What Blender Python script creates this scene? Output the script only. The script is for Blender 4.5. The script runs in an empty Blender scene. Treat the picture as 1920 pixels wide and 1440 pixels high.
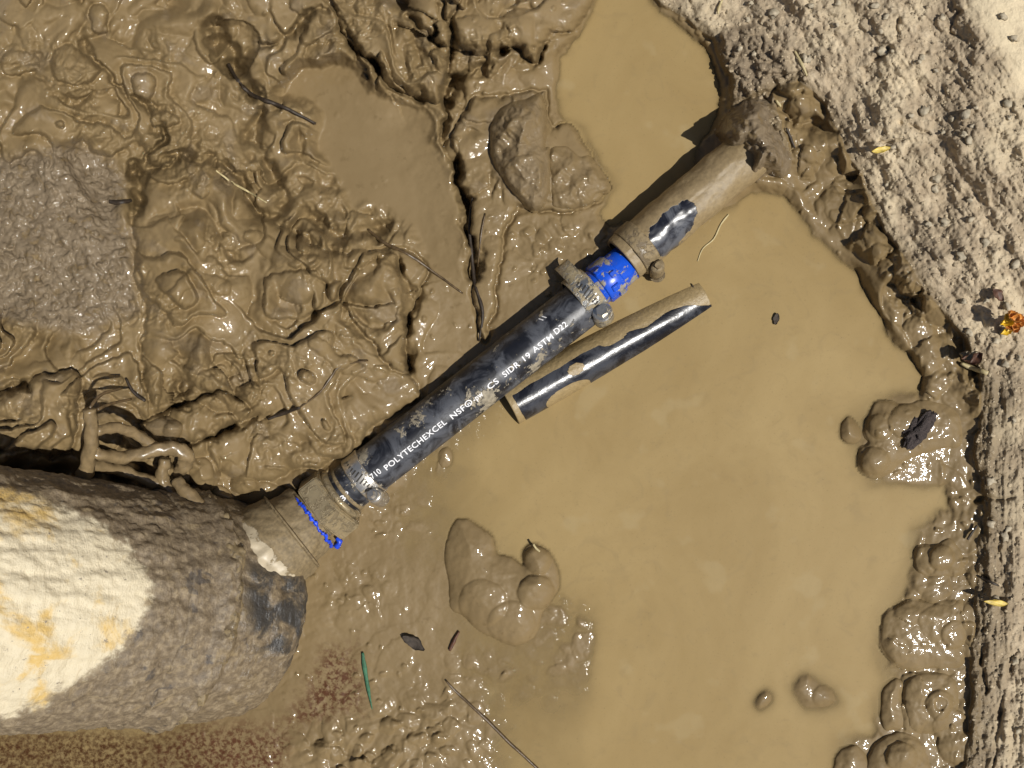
import bpy, bmesh, math, random
import numpy as np
from mathutils import Vector, Matrix

random.seed(7)
rng = np.random.default_rng(11)
scene = bpy.context.scene
C = scene.collection

# ------------------------------------------------------------------ camera
F = 1507.0          # focal length in photo pixels (1920 wide)
HC = 0.5            # camera height above the muddy water, metres
cam_d = bpy.data.cameras.new('camera')
cam_d.sensor_width = 36.0
cam_d.lens = 36.0 * F / 1920.0
cam_d.clip_start = 0.01
cam_d.clip_end = 200.0
cam = bpy.data.objects.new('camera', cam_d)
cam.location = (0, 0, HC)
C.objects.link(cam)
scene.camera = cam

# ------------------------------------------------------------------ sky and sun
ELEV = math.radians(59)
SD = Vector((0.88, -0.475, 0)).normalized() * math.cos(ELEV) + Vector((0, 0, math.sin(ELEV)))
world = bpy.data.worlds.new('World')
scene.world = world
world.use_nodes = True
wn = world.node_tree
sky = wn.nodes.new('ShaderNodeTexSky')
sky.sky_type = 'NISHITA'
sky.sun_disc = False
sky.sun_elevation = ELEV
sky.sun_rotation = math.atan2(SD.x, SD.y)
bg = wn.nodes['Background']
bg.inputs['Strength'].default_value = 0.05
wn.links.new(sky.outputs[0], bg.inputs[0])
sun_d = bpy.data.lights.new('sun', 'SUN')
sun_d.energy = 4.5
sun_d.angle = math.radians(0.6)
sun_d.color = (1.0, 0.965, 0.90)
sun = bpy.data.objects.new('sun', sun_d)
sun.rotation_euler = SD.to_track_quat('Z', 'Y').to_euler()
sun.location = (0.6, -0.7, 2)
C.objects.link(sun)
scene.view_settings.view_transform = 'Standard'
scene.view_settings.look = 'None'
scene.view_settings.gamma = 1
scene.view_settings.exposure = 0.0
scene.cycles.max_bounces = 4
scene.cycles.diffuse_bounces = 2
scene.cycles.glossy_bounces = 2
scene.cycles.transparent_max_bounces = 6

# ------------------------------------------------------------------ helpers
def W(px, py, z=0.0):
    d = HC - z
    return Vector(((px - 960) / F * d, (720 - py) / F * d, z))

def proj(co):
    d = HC - co[..., 2]
    return 960 + co[..., 0] / d * F, 720 - co[..., 1] / d * F

_perm = np.random.default_rng(3).permutation(512)
_perm = np.concatenate([_perm, _perm, _perm])
_ga = np.random.default_rng(4).uniform(0, 2 * np.pi, 512)
_gx, _gy = np.cos(_ga), np.sin(_ga)

def perlin(x, y, seed=0):
    x = np.asarray(x, float) + seed * 17.31; y = np.asarray(y, float) + seed * 9.77
    xi = np.floor(x).astype(np.int64); yi = np.floor(y).astype(np.int64)
    xf = x - xi; yf = y - yi
    u = xf * xf * xf * (xf * (xf * 6 - 15) + 10); v = yf * yf * yf * (yf * (yf * 6 - 15) + 10)
    xi0 = (xi + seed * 31) & 511; yi0 = yi & 511; xi1 = (xi0 + 1) & 511; yi1 = (yi0 + 1) & 511
    def g(a, b, fx, fy):
        h = _perm[_perm[a] + b] & 511
        return _gx[h] * fx + _gy[h] * fy
    n00 = g(xi0, yi0, xf, yf); n10 = g(xi1, yi0, xf - 1, yf)
    n01 = g(xi0, yi1, xf, yf - 1); n11 = g(xi1, yi1, xf - 1, yf - 1)
    a = n00 + u * (n10 - n00); b = n01 + u * (n11 - n01)
    return (a + v * (b - a)) * 1.5

def fbm(x, y, seed=0, oc=4, gain=0.5):
    t = 0; a = 1; f = 1
    for i in range(oc):
        t = t + a * perlin(x * f, y * f, seed + i); a *= gain; f *= 2.03
    return t

def billow(x, y, seed=0, oc=3, gain=0.45):
    t = 0; a = 1; f = 1
    for i in range(oc):
        t = t + a * np.abs(perlin(x * f, y * f, seed + i)); a *= gain; f *= 2.1
    return t

_hr = np.random.default_rng(5).uniform(0, 1, (512, 3))
def worley(x, y, seed=0):
    """distance to nearest jittered point, and that cell's random value"""
    xi = np.floor(x).astype(np.int64); yi = np.floor(y).astype(np.int64)
    best = np.full(x.shape, 9.0); rv = np.zeros(x.shape)
    for dx in (-1, 0, 1):
        for dy in (-1, 0, 1):
            h = _perm[_perm[(xi + dx + seed * 13) & 511] + ((yi + dy) & 511)] & 511
            d = np.hypot(xi + dx + _hr[h, 0] - x, yi + dy + _hr[h, 1] - y)
            m = d < best
            best = np.where(m, d, best); rv = np.where(m, _hr[h, 2], rv)
    return best, rv

def sstep(x, a, b):
    t = np.clip((x - a) / (b - a), 0, 1)
    return t * t * (3 - 2 * t)

def seg_dist(X, Y, p, q):
    dx, dy = q[0] - p[0], q[1] - p[1]
    L = dx * dx + dy * dy + 1e-9
    t = np.clip(((X - p[0]) * dx + (Y - p[1]) * dy) / L, 0, 1)
    return np.hypot(X - p[0] - t * dx, Y - p[1] - t * dy)

def line_dist(X, Y, pts):
    d = None
    for a, b in zip(pts[:-1], pts[1:]):
        e = seg_dist(X, Y, a, b)
        d = e if d is None else np.minimum(d, e)
    return d

def smooth_closed(pts, n=4):
    P = np.array(pts, float); out = []; N = len(P)
    for i in range(N):
        a, b, c, d = P[i - 1], P[i], P[(i + 1) % N], P[(i + 2) % N]
        for k in range(n):
            t = k / n
            out.append(tuple(.5 * (2 * b + (c - a) * t + (2 * a - 5 * b + 4 * c - d) * t * t + (-a + 3 * b - 3 * c + d) * t ** 3)))
    return out

def poly_sdf(X, Y, pts):
    """positive inside"""
    d = line_dist(X, Y, list(pts) + [pts[0]])
    ins = np.zeros(X.shape, bool)
    n = len(pts)
    for i in range(n):
        x1, y1 = pts[i]; x2, y2 = pts[(i + 1) % n]
        c = ((y1 > Y) != (y2 > Y)) & (X < (x2 - x1) * (Y - y1) / (y2 - y1 + 1e-12) + x1)
        ins ^= c
    return np.where(ins, d, -d)

def np_mesh(name, V, Q, mat, smooth=True, attrs=None):
    me = bpy.data.meshes.new(name)
    V = np.asarray(V, np.float32); Q = np.asarray(Q, np.int32)
    k = Q.shape[1]
    me.vertices.add(len(V)); me.vertices.foreach_set('co', V.ravel())
    me.loops.add(Q.size); me.loops.foreach_set('vertex_index', Q.ravel())
    me.polygons.add(len(Q))
    me.polygons.foreach_set('loop_start', np.arange(0, Q.size, k, dtype=np.int32))
    if smooth:
        me.polygons.foreach_set('use_smooth', np.ones(len(Q), bool))
    me.update(calc_edges=True); me.validate()
    for n, a in (attrs or {}).items():
        at = me.attributes.new(n, 'FLOAT', 'POINT')
        at.data.foreach_set('value', np.asarray(a, np.float32).ravel())
    me.materials.append(mat)
    return me

def obj(name, me, parent=None, kind=None, label=None, cat=None, group=None):
    o = bpy.data.objects.new(name, me)
    C.objects.link(o)
    if parent is not None: o.parent = parent
    if kind: o['kind'] = kind
    if label: o['label'] = label
    if cat: o['category'] = cat
    if group: o['group'] = group
    return o

def thing(name, label, cat, mat=None, group=None):
    o = obj(name, None, None, None, label, cat, group)
    o.empty_display_size = 0.01
    if mat is not None: o.matrix_world = mat
    return o

def bm_mesh(name, bm, mat, smooth=False):
    me = bpy.data.meshes.new(name)
    if smooth:
        for f in bm.faces: f.smooth = True
    bm.normal_update()
    bm.to_mesh(me); bm.free()
    me.materials.append(mat)
    return me

def catmull(pts, n=8):
    P = np.array(pts, float)
    P = np.vstack([2 * P[0] - P[1], P, 2 * P[-1] - P[-2]])
    out = []
    for i in range(1, len(P) - 2):
        for k in range(n):
            t = k / n
            a, b, c, d = P[i - 1], P[i], P[i + 1], P[i + 2]
            out.append(.5 * (2 * b + (c - a) * t + (2 * a - 5 * b + 4 * c - d) * t * t + (-a + 3 * b - 3 * c + d) * t ** 3))
    out.append(P[-2])
    return np.array(out)

def tube_arrays(pts, radii, nseg=10, rough=0.0, seed=0, flat=1.0):
    """pts Nx3 -> verts, quads, closed by shrinking the ends"""
    P = np.array(pts, float); R = np.interp(np.linspace(0, 1, len(P)), np.linspace(0, 1, len(radii)), radii)
    P = np.vstack([P[0], P[0] + (P[1] - P[0]) * 1e-3, P[1:-1], P[-1] - (P[-1] - P[-2]) * 1e-3, P[-1]])
    R = np.concatenate([[R[0] * .02], R, [R[-1] * .02]])
    T = np.gradient(P, axis=0); T /= np.linalg.norm(T, axis=1)[:, None] + 1e-12
    T[0] = T[1]; T[-1] = T[-2]
    up = np.array([0, 0, 1.0])
    V = []
    r = np.random.default_rng(seed)
    ph = np.linspace(0, 2 * np.pi, nseg, endpoint=False)
    for i in range(len(P)):
        a = np.cross(T[i], up)
        if np.linalg.norm(a) < 0.1: a = np.cross(T[i], [0, 1.0, 0])
        a /= np.linalg.norm(a); b = np.cross(a, T[i])
        rr = R[i] * (1 + rough * perlin(np.cos(ph) * 1.3 + i * .31, np.sin(ph) * 1.3 + seed, seed % 9))
        V.append(P[i] + np.outer(np.cos(ph) * rr, a) + np.outer(np.sin(ph) * rr * flat, b))
    V = np.vstack(V)
    Q = []
    for i in range(len(P) - 1):
        for k in range(nseg):
            k2 = (k + 1) % nseg
            Q.append((i * nseg + k, i * nseg + k2, (i + 1) * nseg + k2, (i + 1) * nseg + k))
    return V, np.array(Q)

def tube(name, pts, radii, mat, parent=None, nseg=10, rough=0.0, seed=0, flat=1.0, **kw):
    V, Q = tube_arrays(pts, radii, nseg, rough, seed, flat)
    return obj(name, np_mesh(name, V, Q[:, ::-1], mat), parent, **kw)

# ------------------------------------------------------------------ materials
def mat_new(name):
    m = bpy.data.materials.new(name); m.use_nodes = True
    nt = m.node_tree
    return m, nt, nt.nodes['Principled BSDF']

class NG:
    """tiny node-graph helper"""
    def __init__(s, nt): s.nt = nt
    def n(s, t, **kw):
        nd = s.nt.nodes.new(t)
        for k, v in kw.items(): setattr(nd, k, v)
        return nd
    def link(s, a, b): s.nt.links.new(a, b)
    def coord(s, kind='Object'):
        return s.n('ShaderNodeTexCoord').outputs[kind]
    def noise(s, vec, scale, detail=4, rough=.55, dist=0):
        t = s.n('ShaderNodeTexNoise'); t.inputs['Scale'].default_value = scale
        t.inputs['Detail'].default_value = detail; t.inputs['Roughness'].default_value = rough
        t.inputs['Distortion'].default_value = dist
        s.link(vec, t.inputs['Vector']); return t.outputs['Fac']
    def vor(s, vec, scale, feat='F1', out='Distance'):
        t = s.n('ShaderNodeTexVoronoi', feature=feat); t.inputs['Scale'].default_value = scale
        s.link(vec, t.inputs['Vector']); return t.outputs[out]
    def ramp(s, fac, stops):
        r = s.n('ShaderNodeValToRGB'); e = r.color_ramp.elements
        while len(e) < len(stops): e.new(.5)
        for el, (p, c) in zip(e, stops):
            el.position = p; el.color = c if len(c) == 4 else (*c, 1)
        s.link(fac, r.inputs[0]); return r.outputs[0]
    def rng(s, fac, a, b, c=0.0, d=1.0):
        r = s.n('ShaderNodeMapRange'); r.interpolation_type = 'SMOOTHSTEP'
        for i, v in zip((1, 2, 3, 4), (a, b, c, d)): r.inputs[i].default_value = v
        s.link(fac, r.inputs[0]); return r.outputs[0]
    def mix(s, fac, a, b):
        m = s.n('ShaderNodeMix', data_type='RGBA')
        for sock, v in ((m.inputs[0], fac), (m.inputs[6], a), (m.inputs[7], b)):
            if isinstance(v, (int, float)): sock.default_value = v
            elif isinstance(v, tuple): sock.default_value = v if len(v) == 4 else (*v, 1)
            else: s.link(v, sock)
        return m.outputs[2]
    def math(s, op, a, b=None):
        m = s.n('ShaderNodeMath', operation=op)
        for sock, v in ((m.inputs[0], a), (m.inputs[1], b)):
            if v is None: continue
            if isinstance(v, (int, float)): sock.default_value = v
            else: s.link(v, sock)
        return m.outputs[0]
    def attr(s, name):
        a = s.n('ShaderNodeAttribute'); a.attribute_name = name; return a.outputs['Fac']
    def bump(s, h, strength, dist, prev=None):
        b = s.n('ShaderNodeBump'); b.inputs['Strength'].default_value = strength
        b.inputs['Distance'].default_value = dist
        s.link(h, b.inputs['Height'])
        if prev is not None: s.link(prev, b.inputs['Normal'])
        return b.outputs[0]
    def stretch(s, vec, sc, rot=(0, 0, 0)):
        m = s.n('ShaderNodeMapping'); m.inputs['Scale'].default_value = sc; m.inputs['Rotation'].default_value = rot
        s.link(vec, m.inputs[0]); return m.outputs[0]

MUD_A = (0.176, 0.122, 0.056); MUD_B = (0.228, 0.163, 0.081); MUD_D = (0.125, 0.084, 0.036)
GREY_A = (0.125, 0.092, 0.056); GREY_B = (0.235, 0.182, 0.118)

def make_mud(name='wet_mud'):
    m, nt, b = mat_new(name); g = NG(nt)
    co = g.coord()
    n1 = g.noise(co, 22, 5, .6); n2 = g.noise(co, 160, 4, .6); n3 = g.noise(co, 900, 3, .6)
    col = g.ramp(n1, [(0.25, MUD_A), (0.75, MUD_B)])
    col = g.mix(g.rng(n2, .58, .75, 0, .5), col, MUD_D)
    grey = g.ramp(n2, [(0.3, GREY_A), (0.7, GREY_B)])
    gm = g.math('MULTIPLY', g.attr('grey'), g.rng(n2, .28, .5))
    gm = g.math('ADD', gm, g.math('MULTIPLY', g.attr('grey'), .25))
    gm = g.math('MINIMUM', gm, 1.0)
    col = g.mix(gm, col, grey)
    rs = g.math('MULTIPLY', g.attr('rust'), g.rng(g.noise(co, 330, 5, .7), .40, .60))
    col = g.mix(rs, col, (0.085, 0.034, 0.014))
    g.link(col, b.inputs['Base Color'])
    b.inputs['Roughness'].default_value = .5
    b.inputs['Specular IOR Level'].default_value = .15
    b.inputs['Coat Weight'].default_value = .45
    g.link(g.rng(n2, .3, .7, .04, .11), b.inputs['Coat Roughness'])
    fl = g.attr('flat')                       # calm silt skin: less relief
    calm = g.math('SUBTRACT', 1.0, g.math('MULTIPLY', fl, .8))
    h = g.math('ADD', g.math('MULTIPLY', g.noise(co, 110, 2, .5), 1.0), g.math('MULTIPLY', n2, .25))
    nb = g.bump(g.math('MULTIPLY', h, calm), .35, .0016)
    v = g.vor(co, 420, 'SMOOTH_F1'); nb = g.bump(g.math('MULTIPLY', v, g.attr('grey')), .6, .0016, nb)
    g.link(nb, b.inputs['Normal'])
    cb = g.bump(g.math('MULTIPLY', g.noise(co, 420, 2, .5), calm), .35, .0008, nb)
    g.link(cb, b.inputs['Coat Normal'])
    return m

def make_soil():
    m, nt, b = mat_new('dry_soil'); g = NG(nt)
    co = g.coord()
    n1 = g.noise(co, 14, 5, .6); n2 = g.noise(co, 120, 6, .65); n3 = g.noise(co, 650, 4, .65)
    col = g.ramp(n2, [(.28, (.30, .230, .150)), (.5, (.44, .35, .235)), (.72, (.60, .495, .345))])
    col = g.mix(g.rng(n1, .42, .62, 0, .5), col, (.30, .235, .155))
    col = g.mix(g.rng(n3, .58, .74, 0, .5), col, (.16, .122, .082))
    col = g.mix(g.math('MULTIPLY', g.attr('grey'), g.rng(n2, .3, .6, .35, .85)), col, (.19, .145, .095))
    col = g.mix(g.math('MULTIPLY', g.attr('pale'), g.rng(n2, .3, .5, .6, 1.0)), col, (.66, .55, .37))
    col = g.mix(g.math('MULTIPLY', g.attr('damp'), .85), col, (.155, .110, .055))
    g.link(col, b.inputs['Base Color'])
    g.link(g.math('SUBTRACT', .85, g.math('MULTIPLY', g.attr('damp'), .45)), b.inputs['Roughness'])
    b.inputs['Specular IOR Level'].default_value = .3
    nb = g.bump(n2, .5, .003); nb = g.bump(n3, .6, .0012, nb)
    g.link(nb, b.inputs['Normal'])
    return m

def make_water():
    m, nt, b = mat_new('muddy_water'); g = NG(nt)
    co = g.coord()
    n1 = g.noise(co, 9, 5, .6, 1.2); n2 = g.noise(co, 55, 5, .6, 2.0); n3 = g.noise(co, 700, 3, .6)
    col = g.ramp(n1, [(.3, (.268, .188, .080)), (.7, (.325, .235, .106))])
    col = g.mix(g.rng(n2, .52, .72, 0, .30), col, (.225, .165, .08))
    col = g.mix(g.rng(n3, .60, .72, 0, .35), col, (.15, .11, .055))
    col = g.mix(g.rng(g.noise(co, 30, 3, .5), .60, .68, 0, .25), col, (.36, .285, .155))
    rs = g.math('MULTIPLY', g.attr('rust'), g.rng(g.noise(co, 330, 5, .7), .34, .62))
    col = g.mix(rs, col, (.070, .031, .012))
    g.link(col, b.inputs['Base Color'])
    b.inputs['Roughness'].default_value = .50
    b.inputs['Specular IOR Level'].default_value = .06
    g.link(g.attr('murk'), b.inputs['Alpha'])
    g.link(g.bump(n2, .05, .0012), b.inputs['Normal'])
    return m

def make_plain(name, col, rough=.6, metal=0, scale=200, var=.35, bump=.3, dist=.0006, spec=.5):
    m, nt, b = mat_new(name); g = NG(nt); co = g.coord()
    n = g.noise(co, scale, 5, .6)
    lo = tuple(c * (1 - var) for c in col); hi = tuple(min(1, c * (1 + var)) for c in col)
    g.link(g.ramp(n, [(.3, lo), (.7, hi)]), b.inputs['Base Color'])
    b.inputs['Roughness'].default_value = rough; b.inputs['Metallic'].default_value = metal
    b.inputs['Specular IOR Level'].default_value = spec
    if bump: g.link(g.bump(n, bump, dist), b.inputs['Normal'])
    return m

def make_muddied(name, col, rough, mud_amt, metal=0, mcol=(.24, .185, .11), sc=110, fine=420, use_attr=True, bump=.5, coat=0, haze=0.0, mvar=.6, mrough=.45, gain=.5):
    """a clean base colour under splashes of dried mud; attribute 'mud' thickens them"""
    m, nt, b = mat_new(name); g = NG(nt); co = g.coord()
    n1 = g.noise(co, sc, 6, .65, .6); n2 = g.noise(co, fine, 4, .6)
    v = g.math('ADD', g.math('MULTIPLY', n1, .75), g.math('MULTIPLY', n2, .25))
    if use_attr:
        v = g.math('ADD', v, g.math('MULTIPLY', g.math('SUBTRACT', g.attr('mud'), .5), gain))
    t = .5 + (0.5 - mud_amt) * .5
    mask = g.rng(v, t - .025, t + .025)
    base = g.mix(g.rng(n1, .35, .65), col, tuple(c * .7 for c in col))
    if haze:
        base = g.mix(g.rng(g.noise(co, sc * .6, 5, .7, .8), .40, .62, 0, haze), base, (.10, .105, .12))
    mc = g.ramp(n2, [(.3, tuple(c * mvar for c in mcol)), (.7, tuple(c * 1.15 for c in mcol))])
    g.link(g.mix(mask, base, mc), b.inputs['Base Color'])
    g.link(g.math('ADD', g.math('MULTIPLY', mask, mrough - rough * .4), rough), b.inputs['Roughness'])
    if metal:
        g.link(g.math('MULTIPLY', g.math('SUBTRACT', 1.0, mask), metal), b.inputs['Metallic'])
    h = g.math('ADD', g.math('MULTIPLY', mask, .6), g.math('MULTIPLY', n2, g.math('ADD', g.math('MULTIPLY', mask, .6), .15)))
    g.link(g.bump(h, bump, .0008), b.inputs['Normal'])
    return m

M_MUD = make_mud(); M_SOIL = make_soil(); M_WATER = make_water()
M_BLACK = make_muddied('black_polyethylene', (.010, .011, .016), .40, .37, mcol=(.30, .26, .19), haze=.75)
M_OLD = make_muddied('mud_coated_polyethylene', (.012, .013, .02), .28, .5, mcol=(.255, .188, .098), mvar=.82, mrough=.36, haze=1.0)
M_STEEL = make_muddied('dirty_steel', (.55, .54, .50), .28, .50, metal=.9, mcol=(.30, .245, .150), sc=160, use_attr=False)
M_STEEL_B = make_muddied('bright_steel', (.72, .68, .61), .34, .36, metal=.9, mcol=(.27, .22, .14), sc=160, use_attr=False)
M_BRONZE = make_muddied('muddy_brass', (.40, .32, .19), .33, .42, metal=.45, mcol=(.17, .130, .072), sc=170, use_attr=False)
M_CAKED = make_muddied('caked_mud', (.16, .12, .07), .35, .6, mcol=(.235, .175, .092), sc=90, use_attr=False)
M_SLOT = make_plain('dark_slot', (.035, .030, .024), .6)
M_BLUE = make_muddied('blue_plastic', (.010, .085, .62), .3, .42, mcol=(.30, .27, .22), sc=110, use_attr=False, bump=.4)
M_TAPE = make_plain('blue_thread_tape', (.012, .06, .62), .35, var=.5, scale=300)
M_INK = make_plain('white_ink', (.74, .74, .76), .5, bump=0, var=.1, scale=500)
M_RUBBER = make_plain('black_rubber', (.014, .013, .015), .35, scale=300)
M_TWIG = make_plain('dark_twig', (.030, .020, .012), .6, scale=500, var=.5)
M_ROOT = make_plain('wet_root', (.085, .055, .026), .35, scale=400, var=.5)
M_STICK = make_plain('muddy_stick', (.20, .143, .074), .28, scale=200, var=.3)
M_STRAW = make_plain('straw', (.46, .38, .20), .55, scale=500, var=.25)
M_GREEN = make_plain('grass_green', (.035, .120, .060), .7, scale=400, var=.5)
M_LEAFB = make_plain('brown_leaf', (.085, .035, .018), .6, scale=400, var=.5)
M_LEAFD = make_plain('rotten_leaf', (.05, .038, .028), .85, scale=400, var=.4)
M_YELL = make_plain('yellow_leaf', (.62, .46, .10), .5, scale=300, var=.3)
M_ORNG = make_plain('orange_petal', (.62, .26, .05), .5, scale=350, var=.45)
M_PETAL = make_plain('yellow_petal', (.70, .46, .03), .5, scale=350, var=.2)
M_STONE = make_plain('pale_stone', (.40, .34, .24), .7, scale=300, var=.35, bump=.5, dist=.001)

# ------------------------------------------------------------------ the ground as one height field (photo pixel lattice, mm)
def axis_vals(a, b, step, n, gr):
    core = np.arange(a, b + .1, step)
    out = np.cumsum(step * gr ** np.arange(1, n + 1))
    return np.concatenate([core[0] - out[::-1], core, core[-1] + out])
XS = axis_vals(-60, 1980, 2.0, 50, 1.16)
YS = axis_vals(-60, 1500, 2.0, 50, 1.16)
GX, GY = np.meshgrid(XS, YS)
EX = np.maximum(np.maximum(-60 - GX, GX - 1980), 0); EY = np.maximum(np.maximum(-60 - GY, GY - 1500), 0)
EOUT = np.hypot(EX, EY)
CX = np.clip(GX, -260, 2180); CY = np.clip(GY, -260, 1700)

ctrl = [(0, 0, 42), (0, 200, 44), (100, 450, 46), (0, 560, 46), (0, 660, 52), (70, 770, 66), (0, 900, 58), (150, 870, 46), (230, 700, 40), (300, 100, 30),
        (300, 240, 26), (280, 330, 24), (350, 400, 34), (350, 600, 32), (330, 740, 28), (300, 850, 28), (420, 850, 19), (440, 960, 5), (520, 880, 13),
        (470, 60, 27), (600, 40, 24), (600, 110, 10), (480, 250, 15), (530, 380, 14), (620, 400, 10), (700, 250, 4), (760, 400, 4), (830, 500, 3),
        (560, 520, 24), (500, 700, 22), (640, 620, 20), (690, 540, 15), (740, 640, 9), (650, 770, 12), (600, 850, 10), (780, 720, 4),
        (750, 60, 20), (820, 20, 20), (900, 30, 20), (980, 60, 14), (1060, 30, 6), (930, 150, 5), (900, 280, 9), (970, 290, 11), (1080, 340, 5),
        (960, 440, 4), (1040, 450, 3), (900, 600, 4), (980, 560, 2),
        (1150, 120, -4), (1250, 200, -5), (1150, 260, -4), (1200, 330, -5), (1250, 60, -3), (1080, 170, -2), (1340, 180, -3), (1280, 300, -4),
        (1240, 600, -8), (1400, 450, -5), (1500, 600, -7), (1400, 800, -8), (1200, 800, -8), (1050, 850, -7), (930, 900, -5), (1300, 1000, -8),
        (1550, 450, -3), (1600, 700, -5), (1500, 900, -8), (1600, 1000, -7), (1300, 1200, -8), (1550, 1150, -6), (1200, 1380, -7), (1450, 1400, -7), (1120, 1000, -6),
        (1150, 650, -7), (840, 900, -2), (780, 980, 0.0), (820, 1080, -.6), (700, 1000, -.5), (640, 1050, 0), (590, 1090, 1), (640, 1150, 6), (720, 1120, 1), (760, 1230, .2), (900, 1240, -1.0), (1000, 1180, -1.2),
        (1060, 1250, -.6), (960, 1330, -2.2), (1000, 1420, -3.0), (840, 1320, .6), (800, 1400, 3), (650, 1280, 1.0), (660, 1400, 4), (560, 1420, 3), (560, 1330, 2), (400, 1400, -.5), (150, 1410, -1.5), (0, 1420, -1.5), (300, 1200, -6),
        (1400, 60, 9), (1420, 150, 11), (1425, 245, 14), (1390, 225, 9), (1455, 290, 14), (1300, 20, 4), (1360, 10, 10), (1500, 120, 22), (1550, 40, 32), (1700, 40, 42), (1900, 40, 56), (1900, 250, 46), (1700, 250, 34), (1560, 260, 11),
        (1480, 330, 1), (1560, 380, 5), (1650, 470, 10), (1700, 400, 22), (1800, 500, 28), (1900, 500, 36), (1740, 610, 6), (1900, 700, 18), (1850, 640, 12), (1900, 850, 12), (1900, 1000, 9),
        (1780, 720, 2.5), (1750, 800, 3), (1700, 830, 2), (1790, 900, 1), (1720, 950, -1.5), (1780, 1050, 2), (1700, 1180, 1), (1780, 1200, 2.5), (1750, 1320, 2), (1650, 1420, 1), (1780, 1420, 1.5),
        (1860, 1100, 7), (1900, 1200, 9), (1900, 1400, 9), (1850, 1380, 6), (1640, 1080, -5), (1620, 1280, -5)]
num = np.zeros_like(GX); den = np.zeros_like(GX)
wx = 26 * perlin(CX / 190, CY / 190, 21); wy = 26 * perlin(CX / 190, CY / 190, 22)
for (a, b, h) in ctrl:
    r2 = ((CX + wx - a) ** 2 + (CY + wy - b) ** 2)
    w = np.exp(-r2 / (2 * 62.0 ** 2)) + 1e3 / (r2 + 2e4) ** 2
    num += w * h; den += w
H = num / den

# warped coordinates for organic outlines
warpx = 9 * perlin(GX / 55, GY / 55, 1) + 4 * perlin(GX / 19, GY / 19, 2) + 1.5 * perlin(GX / 8, GY / 8, 12)
warpy = 9 * perlin(GX / 55, GY / 55, 3) + 4 * perlin(GX / 19, GY / 19, 4) + 1.5 * perlin(GX / 8, GY / 8, 13)
WX, WY = GX + warpx, GY + warpy

def window(pts, m):
    p = np.array(pts)
    i0, i1 = np.searchsorted(XS, [p[:, 0].min() - m, p[:, 0].max() + m])
    j0, j1 = np.searchsorted(YS, [p[:, 1].min() - m, p[:, 1].max() + m])
    return slice(max(j0, 0), j1 + 1), slice(max(i0, 0), i1 + 1)

def mask_poly(pts, a, b, warp=1.0):
    out = np.zeros_like(GX)
    s = window(pts, abs(a) + abs(b) + 30)
    out[s] = sstep(poly_sdf(GX[s] + warp * warpx[s], GY[s] + warp * warpy[s], pts), a, b)
    return out

# --- region masks
BANK = [(1195, -60), (1240, 12), (1300, 45), (1335, 75), (1352, 120), (1366, 150), (1375, 195), (1440, 175), (1500, 150), (1545, 195), (1580, 270), (1612, 330), (1640, 400),
        (1690, 480), (1735, 545), (1775, 600), (1812, 640), (1836, 700), (1838, 770), (1826, 830), (1834, 900), (1845, 960), (1832, 1030), (1826, 1120), (1822, 1230),
        (1818, 1330), (1806, 1440), (1795, 1560), (1790, 1800), (2300, 1800), (2300, -300), (1195, -300)]
far = 2300
BANK = [(far * 20 if x == 2300 else x, (far * 20 if y == 1800 else (-far * 20 if y == -300 else y))) for x, y in BANK]
bank_d = poly_sdf(GX + .6 * warpx, GY + .6 * warpy, BANK)
DRY = sstep(bank_d, -3, 6)
PILE = [(1345, 62), (1420, 40), (1480, 95), (1492, 140), (1450, 165), (1458, 210), (1478, 250), (1486, 300), (1470, 330), (1440, 318), (1415, 300), (1385, 275), (1352, 262), (1340, 242), (1368, 205), (1363, 150), (1350, 110)]
pile = mask_poly(PILE, -4, 14)
GREYM = [(-300, 290), (20, 285), (60, 268), (120, 262), (180, 272), (228, 300), (244, 332), (238, 400), (250, 440), (262, 520), (268, 580), (238, 602), (200, 622), (160, 632), (120, 640), (60, 615), (-300, 600)]
greym = mask_poly(GREYM, -6, 30)
RUST = mask_poly([(-300, 1362), (250, 1352), (430, 1338), (520, 1350), (600, 1200), (660, 1190), (690, 1260), (690, 1345), (560, 1375), (520, 1700), (-300, 1700)], -10, 45, 1.5)
WETLEFT = 1 - DRY

# --- pools of settled silt: flat
def flatten(pts, h, soft=30, bump=.3):
    global H
    m = mask_poly(pts, -soft * .3, soft)
    H = H * (1 - m) + (h + bump * perlin(GX / 90, GY / 90, 8)) * m
    return m
FLAT = np.zeros_like(GX)
POOL2 = [(500, 175), (560, 108), (630, 104), (680, 122), (700, 165), (740, 176), (800, 192), (828, 215), (828, 265), (848, 312), (876, 372), (882, 445), (886, 540), (862, 545), (800, 485), (752, 425), (700, 402), (650, 385), (606, 320), (574, 262), (592, 222)]
SLAB = [(262, 360), (290, 320), (345, 296), (385, 292), (412, 306), (448, 345), (478, 395), (525, 428), (590, 458), (640, 474), (700, 466), (745, 480), (752, 530), (762, 600), (768, 690), (780, 745), (700, 800), (640, 862), (560, 880), (470, 905), (420, 880), (390, 830), (440, 800), (400, 745), (350, 712), (322, 730), (312, 755), (285, 755), (266, 700), (272, 620), (264, 540), (252, 450)]

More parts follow.
